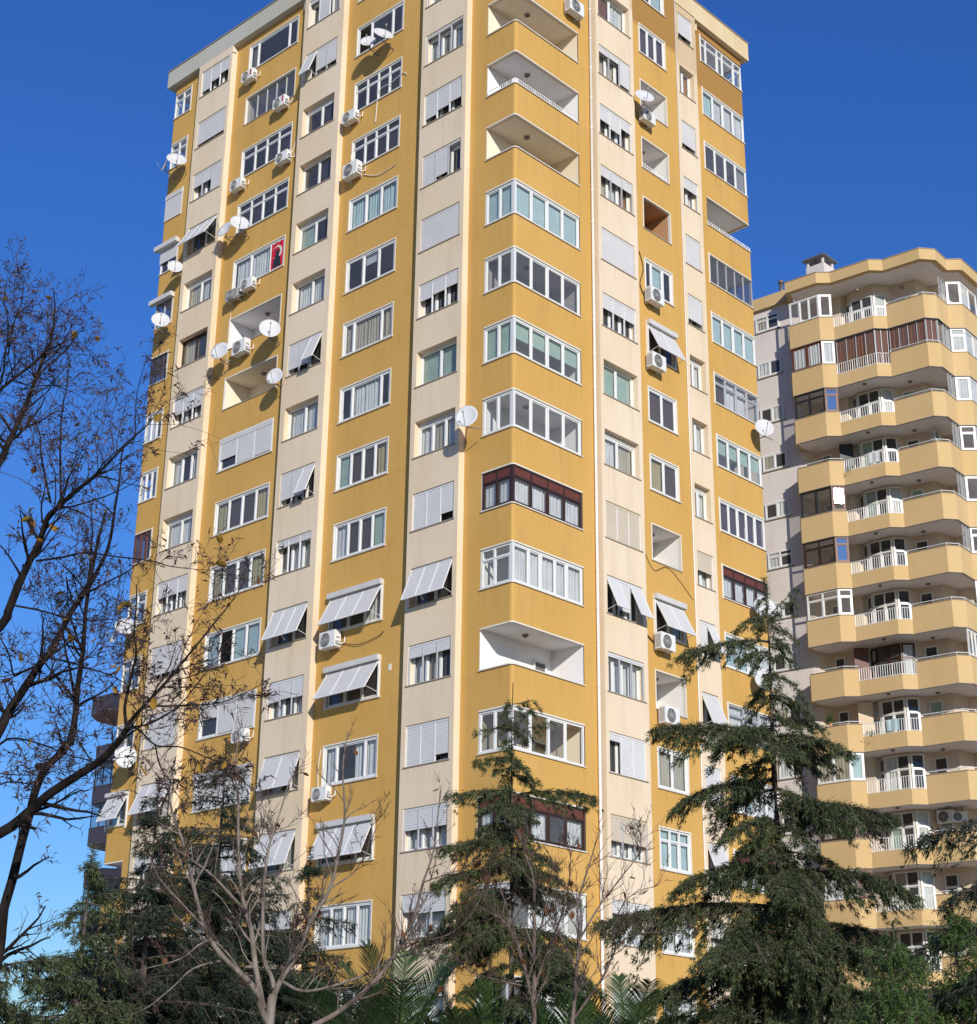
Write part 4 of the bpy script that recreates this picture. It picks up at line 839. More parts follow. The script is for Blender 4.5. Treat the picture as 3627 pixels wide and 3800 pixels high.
put_ac(acC, 'R', 8.13, -0.4, 'white air conditioner at a three-part window with a dark hose curling beside it')
put_ac(acC, 'R', 8.12, -3.35, 'white air conditioner hung directly beneath a boxed awning shutter, two storeys below a brown loggia')
put_ac(acC, 'R', 8.17, -14.93, 'white air conditioner beneath a boxed awning shutter whose window holds a blue curtain')
put_ac(acC, 'R', 8.29, -17.72, 'white air conditioner hung on the parapet of a white loggia behind the cedar tip')
e_ = tree_copy(acB, (36.0, 2.46, Z0+ZB-HS*3+2.25), R(5), 'air conditioner on the balcony back wall of the sand coloured block'); e_['group'] = 'air conditioner units on the sand coloured block'
for k, (x, y) in enumerate(((35.82, 3.3), (35.9, 2.8))):
    e_ = tree_copy(acB if k else acC, (x, y, Z0+ZB-HS*10+2.15), R(-84)+k*R(30), ('air conditioner under the balcony slab, inner of two, sand coloured block', 'air conditioner under the balcony slab, outer of two, sand coloured block')[k]); e_['group'] = 'air conditioner units on the sand coloured block'

# ------------------------------------------------------------------ satellite dishes
def make_dish():
    e = empty('satellite_dish'); e['category'] = 'satellite dish'; e['group'] = 'satellite dishes on the ochre tower'
    b = MB(); rx, rz, dep = 0.46, 0.50, 0.10; nr, na = 5, 24   # faces -y
    ring = []
    for side_ in (0, 1):
        for i in range(nr+1):
            t = i/nr
            for k in range(na):
                a = 2*math.pi*k/na; ring.append((rx*t*math.cos(a), -dep*t*t+(0.012 if side_ else 0), rz*t*math.sin(a)))
    b.v = ring; o2 = (nr+1)*na
    for i in range(nr):
        for k in range(na):
            p0, p1 = i*na+k, i*na+(k+1) % na
            b.f.append((p0, p1, p1+na, p0+na)); b.f.append((o2+p0, o2+p0+na, o2+p1+na, o2+p1))
    for k in range(na): p0, p1 = nr*na+k, nr*na+(k+1) % na; b.f.append((p0, p1, o2+p1, o2+p0))
    rf_ = b.build('reflector', 'dish_white', e, True)
    b = MB(); b.tube([(0, -0.06, -0.46), (0, -0.30, -0.33), (0, -0.52, -0.12)], 0.013, 5); b.build('feed_arm', 'steel', e)
    b = MB(); b.tube([(0, -0.50, -0.14), (0, -0.55, -0.08)], [0.03, 0.045], 8); b.build('receiver', 'ac_grey', e)
    b = MB(); b.tube([(0, 0.02, -0.05), (0, 0.14, -0.12), (0, 0.14, -0.42)], 0.025, 6); b.build('mast', 'steel', e)
    b = MB(); b.box(ID, -0.05, 0.05, 0.0, 0.06, -0.1, 0.1); b.build('back_bracket', 'steel', e)
    return e
dish0 = make_dish()
def put_dish(x, y, z, label, face=(-0.62, -0.74), tilt=18, sc=1.0, wall=None):
    global dish0
    o = dish0 if not used & {'dish'} else tree_copy(dish0, (0, 0, 0), 0, label)
    used.add('dish'); o['label'] = label; az = math.atan2(face[0], -face[1])*-1
    o.location = (x, y, Z0+z); o.rotation_euler = (R(-tilt), 0, -az if False else math.atan2(face[1], face[0])+math.pi/2); sc *= 0.92; o.scale = (sc, sc, sc)
    # wall arm from the mast foot back to the wall
    if wall:
        m_ = o.matrix_basis.copy(); m_ = Matrix.LocRotScale(o.location, o.rotation_euler, o.scale); foot = m_ @ Vector((0, 0.14, -0.42)); tgt = Vector((0.0 if wall == 'L' else foot.x, foot.y if wall == 'L' else (0.0 if foot.x < 11 else sK), foot.z-0.05))
        if wall == 'F': tgt = Vector((-0.1, F1-0.1, foot.z-0.1))
        b = MB(); inv = m_.inverted(); b.tube([tuple(inv @ (foot+Vector((0, 0, 0.05)))), tuple(inv @ tgt)], 0.022/sc, 6); b.build('wall_arm', 'steel', o)
    return o
put_dish(-0.6, 21.3, 11.29, 'large white satellite dish in front of the end-bay window one storey below the roof', (-0.5, -0.86), 30, 1.15, 'L')
put_dish(-0.7, 22.05, 11.25, 'smaller dish turned sideways beside a larger one at the end bay', (-0.95, 0.3), 15, 0.75, 'L')
put_dish(-0.6, 7.04, 11.25, 'large white dish tilted up before a wide window, right next to a smaller dish', (-0.45, -0.9), 32, 1.05, 'L')
put_dish(-0.6, 7.95, 11.35, 'smaller white dish paired with a bigger dish before a wide window', (-0.8, -0.6), 22, 0.8, 'L')
put_dish(-0.6, 16.0, 5.7, 'round white dish under a transomed window, the more frontal of a pair', (-0.5, -0.86), 22, 1.0, 'L')
put_dish(-0.6, 16.98, 5.75, 'white dish seen edge-on beside the cream pier, one of a pair', (-0.97, -0.1), 18, 0.95, 'L')
put_dish(-0.6, 20.62, 5.24, 'white dish at the edge of the end bay below a half-closed boxed shutter', (-0.55, -0.83), 20, 0.85, 'L')
put_dish(-0.6, 21.39, 2.74, 'white dish before the end-bay glass under an external shutter box', (-0.55, -0.83), 20, 1.0, 'L')
put_dish(-0.6, 13.36, -0.48, 'white dish on the parapet of the upper open loggia', (-0.58, -0.81), 16, 1.08, 'L')
put_dish(-0.65, 16.6, -0.46, 'white dish beside the large air conditioner, its feed arm over the cream pier', (-0.86, -0.35), 14, 1.0, 'L')
put_dish(-0.6, 12.79, -2.87, 'white dish turned sideways at the corner of the lower open loggia', (-0.9, -0.42), 10, 0.85, 'L')
put_dish(-0.6, 20.96, -17.64, 'white dish on the end bay behind the bare branches, above an awning shutter', (-0.62, -0.78), 8, 1.05, 'L')
put_dish(-0.6, 21.88, -11.86, 'white dish of a pair on the end bay behind bare branches, tilted up', (-0.55, -0.83), 32, 1.1, 'L')
put_dish(-0.6, 22.5, -12.1, 'second dish of a pair on the end bay behind bare branches', (-0.9, 0.1), 20, 0.9, 'L')
put_dish(-0.85, 1.47, -8.2, 'white dish on a long arm between the cream pier and the corner bay', (-0.88, -0.45), 12, 1.0, 'F')
put_dish(7.35, -0.6, 8.68, 'white dish in front of a small loggia above an air conditioner', (-0.5, -0.86), 26, 1.0, 'R')
put_dish(16.2, 0.1, -3.35, 'white dish projecting past the tower edge against the pale neighbouring wall', (-0.62, -0.78), 16, 1.0, 'R')
put_dish(15.5, 0.1, -11.66, 'white dish at the end bay just above the cedar tip', (-0.62, -0.78), 16, 1.1, 'R')
put_dish(15.3, 0.1, -14.77, 'white dish at the end bay hidden behind the cedar trunk', (-0.62, -0.78), 16, 1.1, 'R')

# ------------------------------------------------------------------ trees
def tris_obj(name, base, dirs, length, width, mat, parent, kind=None, bend=0.0):
    """many leaf-sized blades: one narrow kite per row"""
    n = len(base); rng = np.random.default_rng(n)
    d_ = dirs/np.maximum(np.linalg.norm(dirs, axis=1, keepdims=True), 1e-6); r = rng.normal(size=(n, 3)); sd = np.cross(d_, r); sd /= np.maximum(np.linalg.norm(sd, axis=1, keepdims=True), 1e-6)
    L_ = np.asarray(length).reshape(-1, 1)*np.ones((n, 1)); W_ = np.asarray(width).reshape(-1, 1)*np.ones((n, 1))
    v = np.empty((n, 3, 3)); v[:, 0] = base-sd*W_*0.5; v[:, 1] = base+sd*W_*0.5; v[:, 2] = base+d_*L_; v[:, 2, 2] -= bend*L_[:, 0]
    me = bpy.data.meshes.new(name); me.vertices.add(n*3); me.vertices.foreach_set('co', v.reshape(-1).astype(np.float32)); me.loops.add(n*3); me.loops.foreach_set('vertex_index', np.arange(n*3, dtype=np.int32))
    me.polygons.add(n); me.polygons.foreach_set('loop_start', np.arange(0, n*3, 3, dtype=np.int32)); me.polygons.foreach_set('loop_total', np.full(n, 3, dtype=np.int32)); me.update(calc_edges=True)
    me.materials.append(MATS[mat]); o = bpy.data.objects.new(name, me); link(o); o.parent = parent
    if kind: o['kind'] = kind
    return o
def view_az(side, depth=0.0):
    """plan direction: side +1 = to the photographer's right, depth +1 = away"""
    a = Vector((CR.x, CR.y)).normalized()*side+Vector((CF.x, CF.y)).normalized()*depth; return a.normalized()
def cedar(name, label, base, H_, branches, nrand, rmax, seed, mat='needles', top_bare=0.0, lay=0.5, droop=0.35, dens=1.0, z_lo=1.0, rad=0.16, blade=0.14, lean=(0, 0), slope=0.40, bias=0.8, rep=6, collar=0):
    rng = np.random.default_rng(seed); e = empty(name, (base[0], base[1], 0)); tag(e, label, 'tree'); X0 = np.array([base[0], base[1], 0.0])
    tp = lambda z: np.array([lean[0]*z/H_+0.04*math.sin(z*1.3+seed), lean[1]*z/H_+0.04*math.cos(z*1.1+seed), z])
    b = MB(); zs = np.linspace(-0.1, H_, 16); b.tube([tuple(tp(z)) for z in zs], [max(0.012, rad*(1-z/H_)**0.9) for z in zs], 8); b.build('trunk', 'bark_cedar', e, True)
    wood = MB(); P_, D_, L_, W_ = [], [], [], []
    br = list(branches)
    for _ in range(nrand):
        t = rng.uniform(0, 1)**bias; z = H_*(1-0.04)-t*(H_-z_lo-0.3); h = H_-z; a = rng.uniform(0, 2*math.pi)
        ln = min(rmax, 0.12+h*slope)*rng.uniform(0.55, 1.05); br.append((h, (math.cos(a), math.sin(a)), ln, rng.uniform(0.0, 0.25), droop*rng.uniform(0.6, 1.4), 1.0))
    for k in range(collar):
        a = rng.uniform(0, 2*math.pi); h = 0.5+(H_*0.72)*k/collar; br.append((h, (math.cos(a), math.sin(a)), min(0.75, 0.15+0.22*h)*rng.uniform(0.6, 1.2), 0.05, 0.9, 1.6))
    for h, az, ln, rise, dr, dn in br:
        az = np.array([az[0], az[1], 0.0]); sd = np.array([-az[1], az[0], 0.0]); s0 = tp(H_-h); n = 9
        pt = lambda t: s0+az*ln*t+np.array([0, 0, ln*(rise*t-dr*t*t)])+sd*0.05*ln*math.sin(t*5+h)
        wood.tube([tuple(pt(t)) for t in np.linspace(0, 1, n)], [max(0.006, 0.022*ln**0.6*(1-t*0.85)) for t in np.linspace(0, 1, n)], 4, False)
        nb = max(5, int(ln*11*dens*dn))
        for k in range(nb):
            t = (k+rng.uniform(0.1, 0.9))/nb; t = 0.08+0.92*t; p = pt(t); sg = 1 if k % 2 else -1
            bl = lay*ln*(0.22+0.55*math.sin(math.pi*min(1, t*0.9+0.12)))*rng.uniform(0.6, 1.1)*(1.0 if t < 0.85 else 0.6)+0.06
            dv = az*rng.uniform(0.5, 0.95)+sd*sg*rng.uniform(0.35, 1.0)*(1 if rng.random() < 0.8 else -1); dv /= np.linalg.norm(dv)
            m_ = max(4, int(bl*26*dens))
            tt = rng.uniform(0.02, 1, m_); q = p+dv*(bl*tt)[:, None]; q[:, 2] -= bl*(0.25*tt+0.75*tt**2)*rng.uniform(0.45, 1.15); q += rng.normal(size=(m_, 3))*0.03
            tan = np.tile(dv, (m_, 1)); tan[:, 2] -= 0.3+1.3*tt
            q = np.repeat(q, rep, 0); tan = np.repeat(tan, rep, 0)*0.75+rng.normal(size=(m_*rep, 3))*0.55
            P_.append(q+rng.normal(size=q.shape)*0.022); D_.append(tan); L_.append(blade*rng.uniform(0.45, 1.15, m_*rep)); W_.append(np.full(m_*rep, blade*0.15))
            if bl > 0.25: wood.tube([tuple(p), tuple(p+dv*bl*0.5-np.array([0, 0, bl*0.13])), tuple(p+dv*bl*0.95-np.array([0, 0, bl*0.6]))], [0.008, 0.006, 0.003], 3, False)
    # thin leader tuft
    for z in np.linspace(H_-1.2, H_, 34):
        if z > H_-top_bare: continue
        c = tp(z); m_ = 8; P_.append(np.tile(c, (m_, 1))); D_.append(np.stack([rng.normal(size=m_), rng.normal(size=m_), rng.uniform(-0.2, 0.8, m_)], 1)); L_.append(np.full(m_, blade*1.0)); W_.append(np.full(m_, blade*0.15))
    wb = wood.build('limbs', 'bark_cedar', e); wb['kind'] = 'stuff'
    tris_obj('crown', np.concatenate(P_), np.concatenate(D_), np.concatenate(L_), np.concatenate(W_), mat, e, 'stuff')
    return e
Lf, Rt = view_az(-1), view_az(1); Bk, Fw = view_az(0, 1), view_az(0, -1)
# large deodar in front of the tower's right facade
cedar('cedar_tree', 'tall drooping cedar with layered branches rising between the ochre tower and the sand coloured block', (-9.4, -16.3), 13.8,
 [(0.95, view_az(1, .2), 0.75, 1.15, 0.1, .9), (0.9, view_az(-1, .3), 0.75, 0.1, 0.5, 1), (1.2, view_az(1, -.4), 0.6, 0.1, 0.7, 1), (1.55, view_az(-1, -.1), 2.1, 0.16, 0.36, 1.2), (1.8, view_az(-.7, -.7), 1.0, 0.1, 0.5, 1.0), (2.3, view_az(1, -.2), 0.75, 0.0, 0.9, .8), (2.9, view_az(-.8, .5), 0.8, 0, 0.9, .7), (2.8, view_az(1, .4), 0.8, 0, 0.9, .7),
  (3.55, view_az(-1, -.1), 2.7, 0.16, 0.2, 1.6), (3.6, view_az(-.8, -.8), 2.0, 0.1, 0.4, 1.3), (3.7, view_az(.9, -.4), 1.7, 0.12, 0.42, 1.5), (3.8, view_az(1, .3), 1.5, 0.1, 0.45, 1.2), (3.9, Fw, 1.6, 0.1, 0.5, 1.2),
  (4.6, view_az(-1, .25), 2.3, 0.12, 0.42, 1.4), (4.8, view_az(-.6, .8), 1.8, 0.1, 0.5, 1.2), (5.2, view_az(1, -.1), 2.5, 0.25, 0.38, 1.6), (5.3, view_az(.7, -.8), 2.1, 0.2, 0.45, 1.4), (5.5, view_az(-.7, -.7), 1.9, 0.1, 0.5, 1.3),
  (6.5, view_az(-1, -.3), 2.4, 0.15, 0.42, 1.5), (6.6, view_az(.9, -.5), 2.9, 0.15, 0.4, 1.6), (6.7, Fw, 2.2, 0.1, 0.5, 1.5), (7.4, view_az(-1, .1), 3.9, 0.18, 0.25, 1.6), (7.6, view_az(1, .2), 3.0, 0.12, 0.4, 1.4), (8.0, view_az(-.6, -.8), 3.0, 0.15, 0.45, 1.6), (8.2, view_az(.6, -.8), 3.0, 0.2, 0.42, 1.8), (8.6, view_az(-1, -.3), 3.5, 0.1, 0.4, 1.6), (9.0, view_az(1, -.3), 3.4, 0.1, 0.4, 1.6), (9.4, Fw, 3.0, 0.1, 0.45, 1.5)],
 66, 3.5, 3, lay=0.44, droop=0.55, dens=1.12, z_lo=2.2, rad=0.17, slope=0.30, bias=0.55, rep=7, collar=44)
# smaller cedar in front of the tower corner
cedar('cedar_tree', 'slender cedar with a bare leader standing in front of the tower corner', (-9.95, -9.1), 12.5,
 [(0.55, view_az(1, .1), 0.55, 0.25, 0.05, .35), (0.9, view_az(1, .2), 0.7, 0.55, 0.1, .3), (1.15, view_az(-1, .1), 0.95, 0.1, 0.18, .4), (1.3, view_az(1, -.1), 1.0, 0.4, 0.1, .5), (1.9, view_az(-1, -.3), 0.9, 0.1, 0.25, 1), (2.3, view_az(.9, -.3), 0.7, 0, 0.4, 1), (2.7, view_az(-1, .1), 1.55, 0.12, 0.2, 1.1), (2.8, view_az(1, .1), 2.1, 0.2, 0.18, 1.0), (3.1, Fw, 1.1, 0, 0.5, 1.2), (3.6, view_az(-.8, -.5), 1.1, 0, .5, 1.1),
  (3.9, view_az(-1, -.1), 1.75, 0.1, 0.28, 1.3), (4.1, view_az(.8, -.6), 1.3, 0.0, 0.45, 1.1), (4.6, view_az(-1, .1), 1.9, 0.1, 0.3, 1.4), (4.9, view_az(1, .2), 1.6, 0.1, 0.4, 1.1), (5.4, view_az(-.8, -.6), 1.9, 0.1, 0.4, 1.4), (5.8, view_az(-1, .1), 2.2, 0.1, 0.35, 1.3), (6.0, view_az(1, -.2), 1.8, 0.1, 0.4, 1.2)],
 84, 2.2, 8, lay=0.42, droop=0.45, dens=1.15, z_lo=2.0, rad=0.11, top_bare=1.0, slope=0.30, bias=0.72, rep=8, collar=40)
# dark firs before the left half of the tower
cedar('fir_tree', 'dark dense fir with stiff tiers before the tower, behind the pale bare tree', tuple(at(790, 3500, 37).xy), 10.2, [(3.0+0.45*k, view_az(math.cos(k*2.4), -abs(math.sin(k*2.4))), 1.2+0.18*k, 0.1, 0.16, 1.2) for k in range(10)], 190, 3.3, 21, 'needles_dark', lay=0.36, droop=0.16, dens=0.85, slope=0.50, bias=0.95, z_lo=1.2, rad=0.15, blade=0.13)
cedar('fir_tree', 'second dark fir, broader and shorter, left of the pale bare tree trunk', tuple(at(540, 3500, 34).xy), 8.6, [(2.0+0.4*k, view_az(math.cos(k*2.1), -abs(math.sin(k*2.1))), 1.3+0.2*k, 0.1, 0.2, 1.2) for k in range(9)], 150, 3.0, 22, 'needles_dark', lay=0.38, droop=0.2, dens=0.85, slope=0.46, bias=0.95, z_lo=0.8, rad=0.13, blade=0.13)
cedar('fir_tree', 'third dark fir between the pale bare tree and the palms', tuple(at(1130, 3600, 38).xy), 8.0, [(1.6+0.42*k, view_az(math.cos(k*2.7), -abs(math.sin(k*2.7))), 1.1+0.2*k, 0.1, 0.2, 1.2) for k in range(8)], 120, 2.6, 23, 'needles_dark', lay=0.42, droop=0.2, dens=0.8, slope=0.42, bias=0.9, z_lo=0.8, rad=0.12, blade=0.13)
# lighter cedars at the far left
cedar('cedar_tree', 'feathery green cedar beside the grey block, its tip in front of brown balconies', tuple(at(300, 3600, 30).xy), 6.55, [(1.6+0.4*k, view_az(math.cos(k*2.0+.5), -abs(math.sin(k*2.0+.5))), 0.6+0.2*k, 0.25, 0.25, 1.2) for k in range(9)], 100, 2.5, 31, lay=0.36, droop=0.26, dens=1.0, slope=0.42, bias=0.8, z_lo=0.8, rad=0.11)
cedar('cedar_tree', 'low spreading cedar with long upswept branch tips at the garden edge', tuple(at(-60, 3700, 24).xy), 4.3, [(0.5+0.28*k, view_az(math.cos(k*1.3), -abs(math.sin(k*1.7))*.8), 1.1+0.17*k, 0.35, 0.25, 1.3) for k in range(10)], 90, 2.6, 32, lay=0.42, droop=0.25, dens=1.1, slope=0.7, bias=0.6, z_lo=0.6, rad=0.1)
cedar('cedar_tree', 'cedar whose dark branch reaches in front of the sand coloured block balconies', tuple(at(3860, 3400, 27).xy), 8.2, [(1.75, view_az(-1, .1), 1.9, 0.15, 0.35, 1.4), (2.6, view_az(-1, -.2), 1.6, 0.1, 0.4, 1.3), (3.2, view_az(-1, .2), 1.9, 0.12, 0.4, 1.4), (3.9, view_az(-.9, -.4), 2.0, 0.1, 0.4, 1.4), (4.6, view_az(-1, 0), 2.2, 0.1, 0.4, 1.4)], 60, 2.5, 33, 'needles_dark', lay=0.42, droop=0.45, dens=0.9, z_lo=1.0, rad=0.12)
# bright feathery conifers, lower right
for k, (x, hh, lb) in enumerate(((3330, 4.75, 'bushy bright green cypress below the sand coloured block'), (3560, 4.95, 'bushy bright green cypress next to the overhanging cedar branch'))):
    c = at(x, 3700, 25+k*1.5); cedar('cypress_tree', lb, tuple(c.xy), hh+k*0.3, [], 190, 1.5, 41+k, 'needles_bright', lay=0.55, droop=-0.35, dens=0.8, z_lo=0.4, rad=0.08, blade=0.11)

# bare deciduous trees ------------------------------------------------
def smooth_path(P, n=4):
    out = []
    for k in range(len(P)-1):
        p0, p1, p2, p3 = P[max(k-1, 0)], P[k], P[k+1], P[min(k+2, len(P)-1)]
        for i in range(n): t = i/n; out.append(0.5*((2*p1)+(p2-p0)*t+(2*p0-5*p1+4*p2-p3)*t*t+(3*p1-p0-3*p2+p3)*t**3))
    return out+[P[-1]]
class Bare:
    def __init__(s, seed): s.rng = random.Random(seed); s.wood = MB(); s.twig = MB(); s.tips = []; s.rmin = 0.0018
    def limb(s, P, r0, r1, n=7, mb=None):
        Q = smooth_path([Vector(p) for p in P]); m_ = len(Q)-1; (mb or s.wood).tube(Q, [r0+(r1-r0)*k/m_ for k in range(m_+1)], n, False); return Q
    def sprout(s, Q, r0, r1, count, ln, depth, up=0.5, spread=1.0, t0=0.1):
        g_ = s.rng
        for _ in range(count):
            t = g_.uniform(t0, 1.0); k = min(int(t*(len(Q)-1)), len(Q)-2); p = Q[k].lerp(Q[k+1], t*(len(Q)-1)-k); tg = (Q[k+1]-Q[k]).normalized()
            v = Vector((g_.gauss(0, 1), g_.gauss(0, 1), g_.gauss(0, 1))); v = (v-tg*v.dot(tg)).normalized(); d0 = (tg*0.75+v*spread+Vector((0, 0, up))).normalized()
            rr = max(s.rmin, (r0+(r1-r0)*t)*g_.uniform(0.35, 0.6)); L0 = ln*g_.uniform(0.45, 1.15)*(1.1-0.4*t); s.grow(p, d0, L0, rr, depth, up, spread)
    def grow(s, p, dv, L0, rr, depth, up, spread):
        g_ = s.rng; pts = [p]; n = 5; d_ = dv.copy()
        for k in range(n):
            d_ = (d_+Vector((g_.gauss(0, .16), g_.gauss(0, .16), g_.gauss(0, .14)+0.07*up))).normalized(); pts.append(pts[-1]+d_*L0/n)
        r_end = max(0.0014, rr*0.3); big = rr > 0.006
        (s.wood if big else s.twig).tube(pts, [rr+(r_end-rr)*k/n for k in range(n+1)], 5 if big else 3, False)
        if depth > 0: s.sprout(pts, rr, r_end, g_.randint(3, 6), L0*0.52, depth-1, up, spread, 0.15)
        else: s.tips.append((pts[-1], d_)); s.tips.append((pts[-3], d_))
def pods(tree, B, name, mat, frac, ln, wd, rng, drop=0.6):
    tips = [t for t in B.tips if rng.random() < frac]
    if not tips: return
    P = np.array([tuple(t[0]) for t in tips]); D = np.array([tuple(t[1]) for t in tips])+np.random.default_rng(5).normal(size=(len(tips), 3))*0.5; D[:, 2] -= drop
    o = tris_obj(name, P-np.array(tuple(tree.location)), D, np.random.default_rng(6).uniform(0.5, 1.3, len(P))*ln, np.random.default_rng(7).uniform(0.6, 1.3, len(P))*wd, mat, tree, 'stuff'); return o
def finish(tree, B, bark_, twig_=None):
    for mb, nm in ((B.wood, 'limbs'), (B.twig, 'twigs')):
        if mb.v: mb.v = [tuple(Vector(v)-tree.location) for v in mb.v]; o = mb.build(nm, twig_ if nm == 'twigs' and twig_ else bark_, tree, True); o['kind'] = 'stuff'
def leaf_mesh():
    me = bpy.data.meshes.new('leaf'); pts = [(0, 0, 0), (.028, 0, .03), (.04, .008, .065), (.02, .012, .1), (0, .01, .115), (-.02, .012, .1), (-.04, .008, .065), (-.028, 0, .03)]
    me.from_pydata(pts+[(0, -.006, .05)], [], [(k, (k+1) % 8, 8) for k in range(8)]); me.materials.append(MATS['yellow_leaf']); return me
LEAF = leaf_mesh(); LEAF2 = LEAF.copy(); LEAF2.materials.clear(); LEAF2.materials.append(MATS['dry_leaf'])
def hang_leaves(tree, B, n, mesh, rng, sc=1.0, ok=None):
    tips = [t for t in B.tips if ok is None or ok(t[0])]
    for _ in range(min(n, len(tips))):
        p, d_ = rng.choice(tips); o = bpy.data.objects.new('leaf', mesh); link(o); o.parent = tree; o.location = p-tree.location; o.rotation_euler = (rng.uniform(1.6, 3.6), rng.uniform(-.6, .6), rng.uniform(0, 6.28)); k = sc*rng.uniform(0.7, 1.3); o.scale = (k, k, k)
w1 = lambda x, y, d_: at(x*0.5596, 1900+y*0.5596, d_)
w0 = lambda x, y, d_: at(x*0.5086, 1000+y*0.5086, d_)
q4 = lambda x, y, d_: at(x*0.7463, 2700+y*0.7463, d_)
q8 = lambda x, y, d_: at(1300+x*0.693, 2800+y*0.693, d_)
rng = random.Random(77)
# foreground tree at the left edge, main stem just outside the view
base = at(-330, 3700, 13.2); T = empty('bare_tree', (base.x, base.y, 0)); tag(T, 'near bare tree with dark forking limbs, seed pods and a few yellow leaves', 'tree')
B = Bare(1); stem_top = at(-300, 2300, 13.2)
st = B.limb([(base.x, base.y, -0.05), (base.x, base.y, 1.5), tuple(at(-310, 3100, 13.2)), tuple(stem_top), tuple(at(-200, 1500, 13.4))], 0.13, 0.05, 9)
def L5(pts, d0, d1, r0, r1, cnt, ln, depth=2, f=w1):
    n = len(pts)-1; P = [f(x, y, d0+(d1-d0)*k/n) for k, (x, y) in enumerate(pts)]; r0 *= 0.86; r1 *= 0.86; Q = B.limb(P, r0, r1, 7 if r0 > 0.015 else 5); B.sprout(Q, r0, r1, int(cnt*0.85), ln, depth, 0.35, 1.0); return Q
L5([(-500, 2330), (0, 2130), (220, 1966), (330, 1870), (480, 1770), (630, 1675), (700, 1620), (780, 1530), (840, 1440)], 13.2, 12.2, 0.050, 0.026, 9, 0.55)
L5([(840, 1440), (828, 1300), (865, 1100), (905, 940), (890, 820), (905, 600), (905, 480)], 12.2, 12.0, 0.017, 0.004, 12, 0.5)
L5([(840, 1440), (880, 1370), (1000, 1240), (1120, 1110), (1200, 1010), (1300, 890), (1420, 740), (1540, 590), (1640, 430)], 12.2, 12.6, 0.020, 0.003, 22, 0.55)
L5([(860, 1400), (960, 1300), (1150, 1285), (1400, 1275), (1560, 1230), (1780, 1120)], 12.2, 11.8, 0.010, 0.003, 16, 0.5)
L5([(860, 1430), (1000, 1400), (1180, 1290), (1330, 1110), (1420, 980)], 12.2, 12.9, 0.010, 0.003, 14, 0.5)
L5([(880, 1430), (930, 1450), (1040, 1550), (1200, 1560), (1400, 1640), (1600, 1700)], 12.2, 11.6, 0.010, 0.003, 18, 0.5)
L5([(1030, 1545), (1060, 1680), (1130, 1790), (1180, 1880), (1250, 1960)], 11.9, 11.7, 0.007, 0.002, 12, 0.45)
Q = L5([(-330, 1560), (-90, 1330), (-25, 1200), (0, 1080), (20, 900), (60, 760), (110, 560), (150, 420), (180, 300), (240, 190), (330, 100), (370, 0)], 13.6, 13.9, 0.052, 0.034, 6, 0.6, 2, q4)
L5([(470, 1540), (500, 1340), (510, 1200), (540, 1000), (555, 860), (570, 640), (610, 400), (650, 200), (700, 0)], 13.9, 14.4, 0.034, 0.012, 20, 0.7)
L5([(240, 190), (200, 200), (190, 180)], 13.7, 13.7, 0.04, 0.036, 0, 0.1, 0, q4)
L5([(-250, 1900), (0, 1440), (60, 1320), (160, 1170), (270, 1000), (330, 930), (400, 800), (480, 650), (560, 540), (640, 400), (720, 230), (760, 0)], 13.3, 14.6, 0.050, 0.015, 24, 0.8)
L5([(836, 1770), (870, 1550), (900, 1300), (980, 1230), (1000, 900), (1080, 620)], 14.6, 14.8, 0.013, 0.003, 22, 0.7, 2, w0)
L5([(-380, 1100), (0, 760), (60, 640), (110, 520), (180, 360), (250, 220), (310, 60)], 13.3, 12.9, 0.046, 0.026, 12, 0.7)
L5([(300, 1940), (350, 1800), (430, 1730), (520, 1640), (720, 1480), (840, 1360), (960, 1240), (1080, 1130), (1200, 980)], 12.9, 12.4, 0.024, 0.004, 30, 0.75, 2, w0)
L5([(370, 1700), (340, 1560), (300, 1350), (290, 1200), (230, 1050)], 12.9, 13.2, 0.013, 0.004, 18, 0.7, 2, w0)
L5([(450, 1750), (440, 1400), (450, 1050), (490, 850), (510, 620)], 13.6, 13.8, 0.013, 0.004, 22, 0.7, 2, w0)
L5([(-300, 1900), (0, 1400), (60, 1270), (140, 1100), (200, 960), (250, 830), (300, 700), (370, 520), (400, 300), (390, 150)], 13.4, 14.2, 0.040, 0.005, 34, 0.75, 2, w0)
L5([(-300, 1150), (0, 880), (110, 790), (250, 680), (330, 600), (480, 520), (600, 420)], 13.4, 13.9, 0.020, 0.003, 24, 0.7, 2, w0)
L5([(-300, 700), (-20, 850), (40, 600), (60, 400), (30, 220), (50, 80)], 13.4, 13.6, 0.015, 0.003, 22, 0.65, 2, w0)
L5([(60, 620), (90, 430), (150, 260), (180, 60)], 13.6, 13.9, 0.010, 0.003, 16, 0.55, 2, w0)
L5([(90, 620), (250, 650), (400, 690), (560, 720), (760, 715), (900, 760)], 13.0, 12.6, 0.011, 0.003, 16, 0.55)
L5([(-150, 1640), (0, 1540), (60, 1505), (160, 1510), (300, 1550), (450, 1610), (620, 1660), (760, 1760)], 13.2, 12.7, 0.013, 0.004, 16, 0.6)
L5([(240, 325), (420, 300), (560, 270), (760, 295), (1000, 325), (1130, 360), (1300, 380), (1500, 390)], 12.9, 12.3, 0.012, 0.002, 22, 0.55)
L5([(330, 970), (480, 1000), (560, 1030), (720, 1080), (900, 1180), (1000, 1300)], 13.6, 13.0, 0.010, 0.003, 18, 0.55)
L5([(270, 1010), (150, 1060), (90, 1080), (60, 950), (0, 830)], 13.6, 13.3, 0.016, 0.005, 12, 0.6)
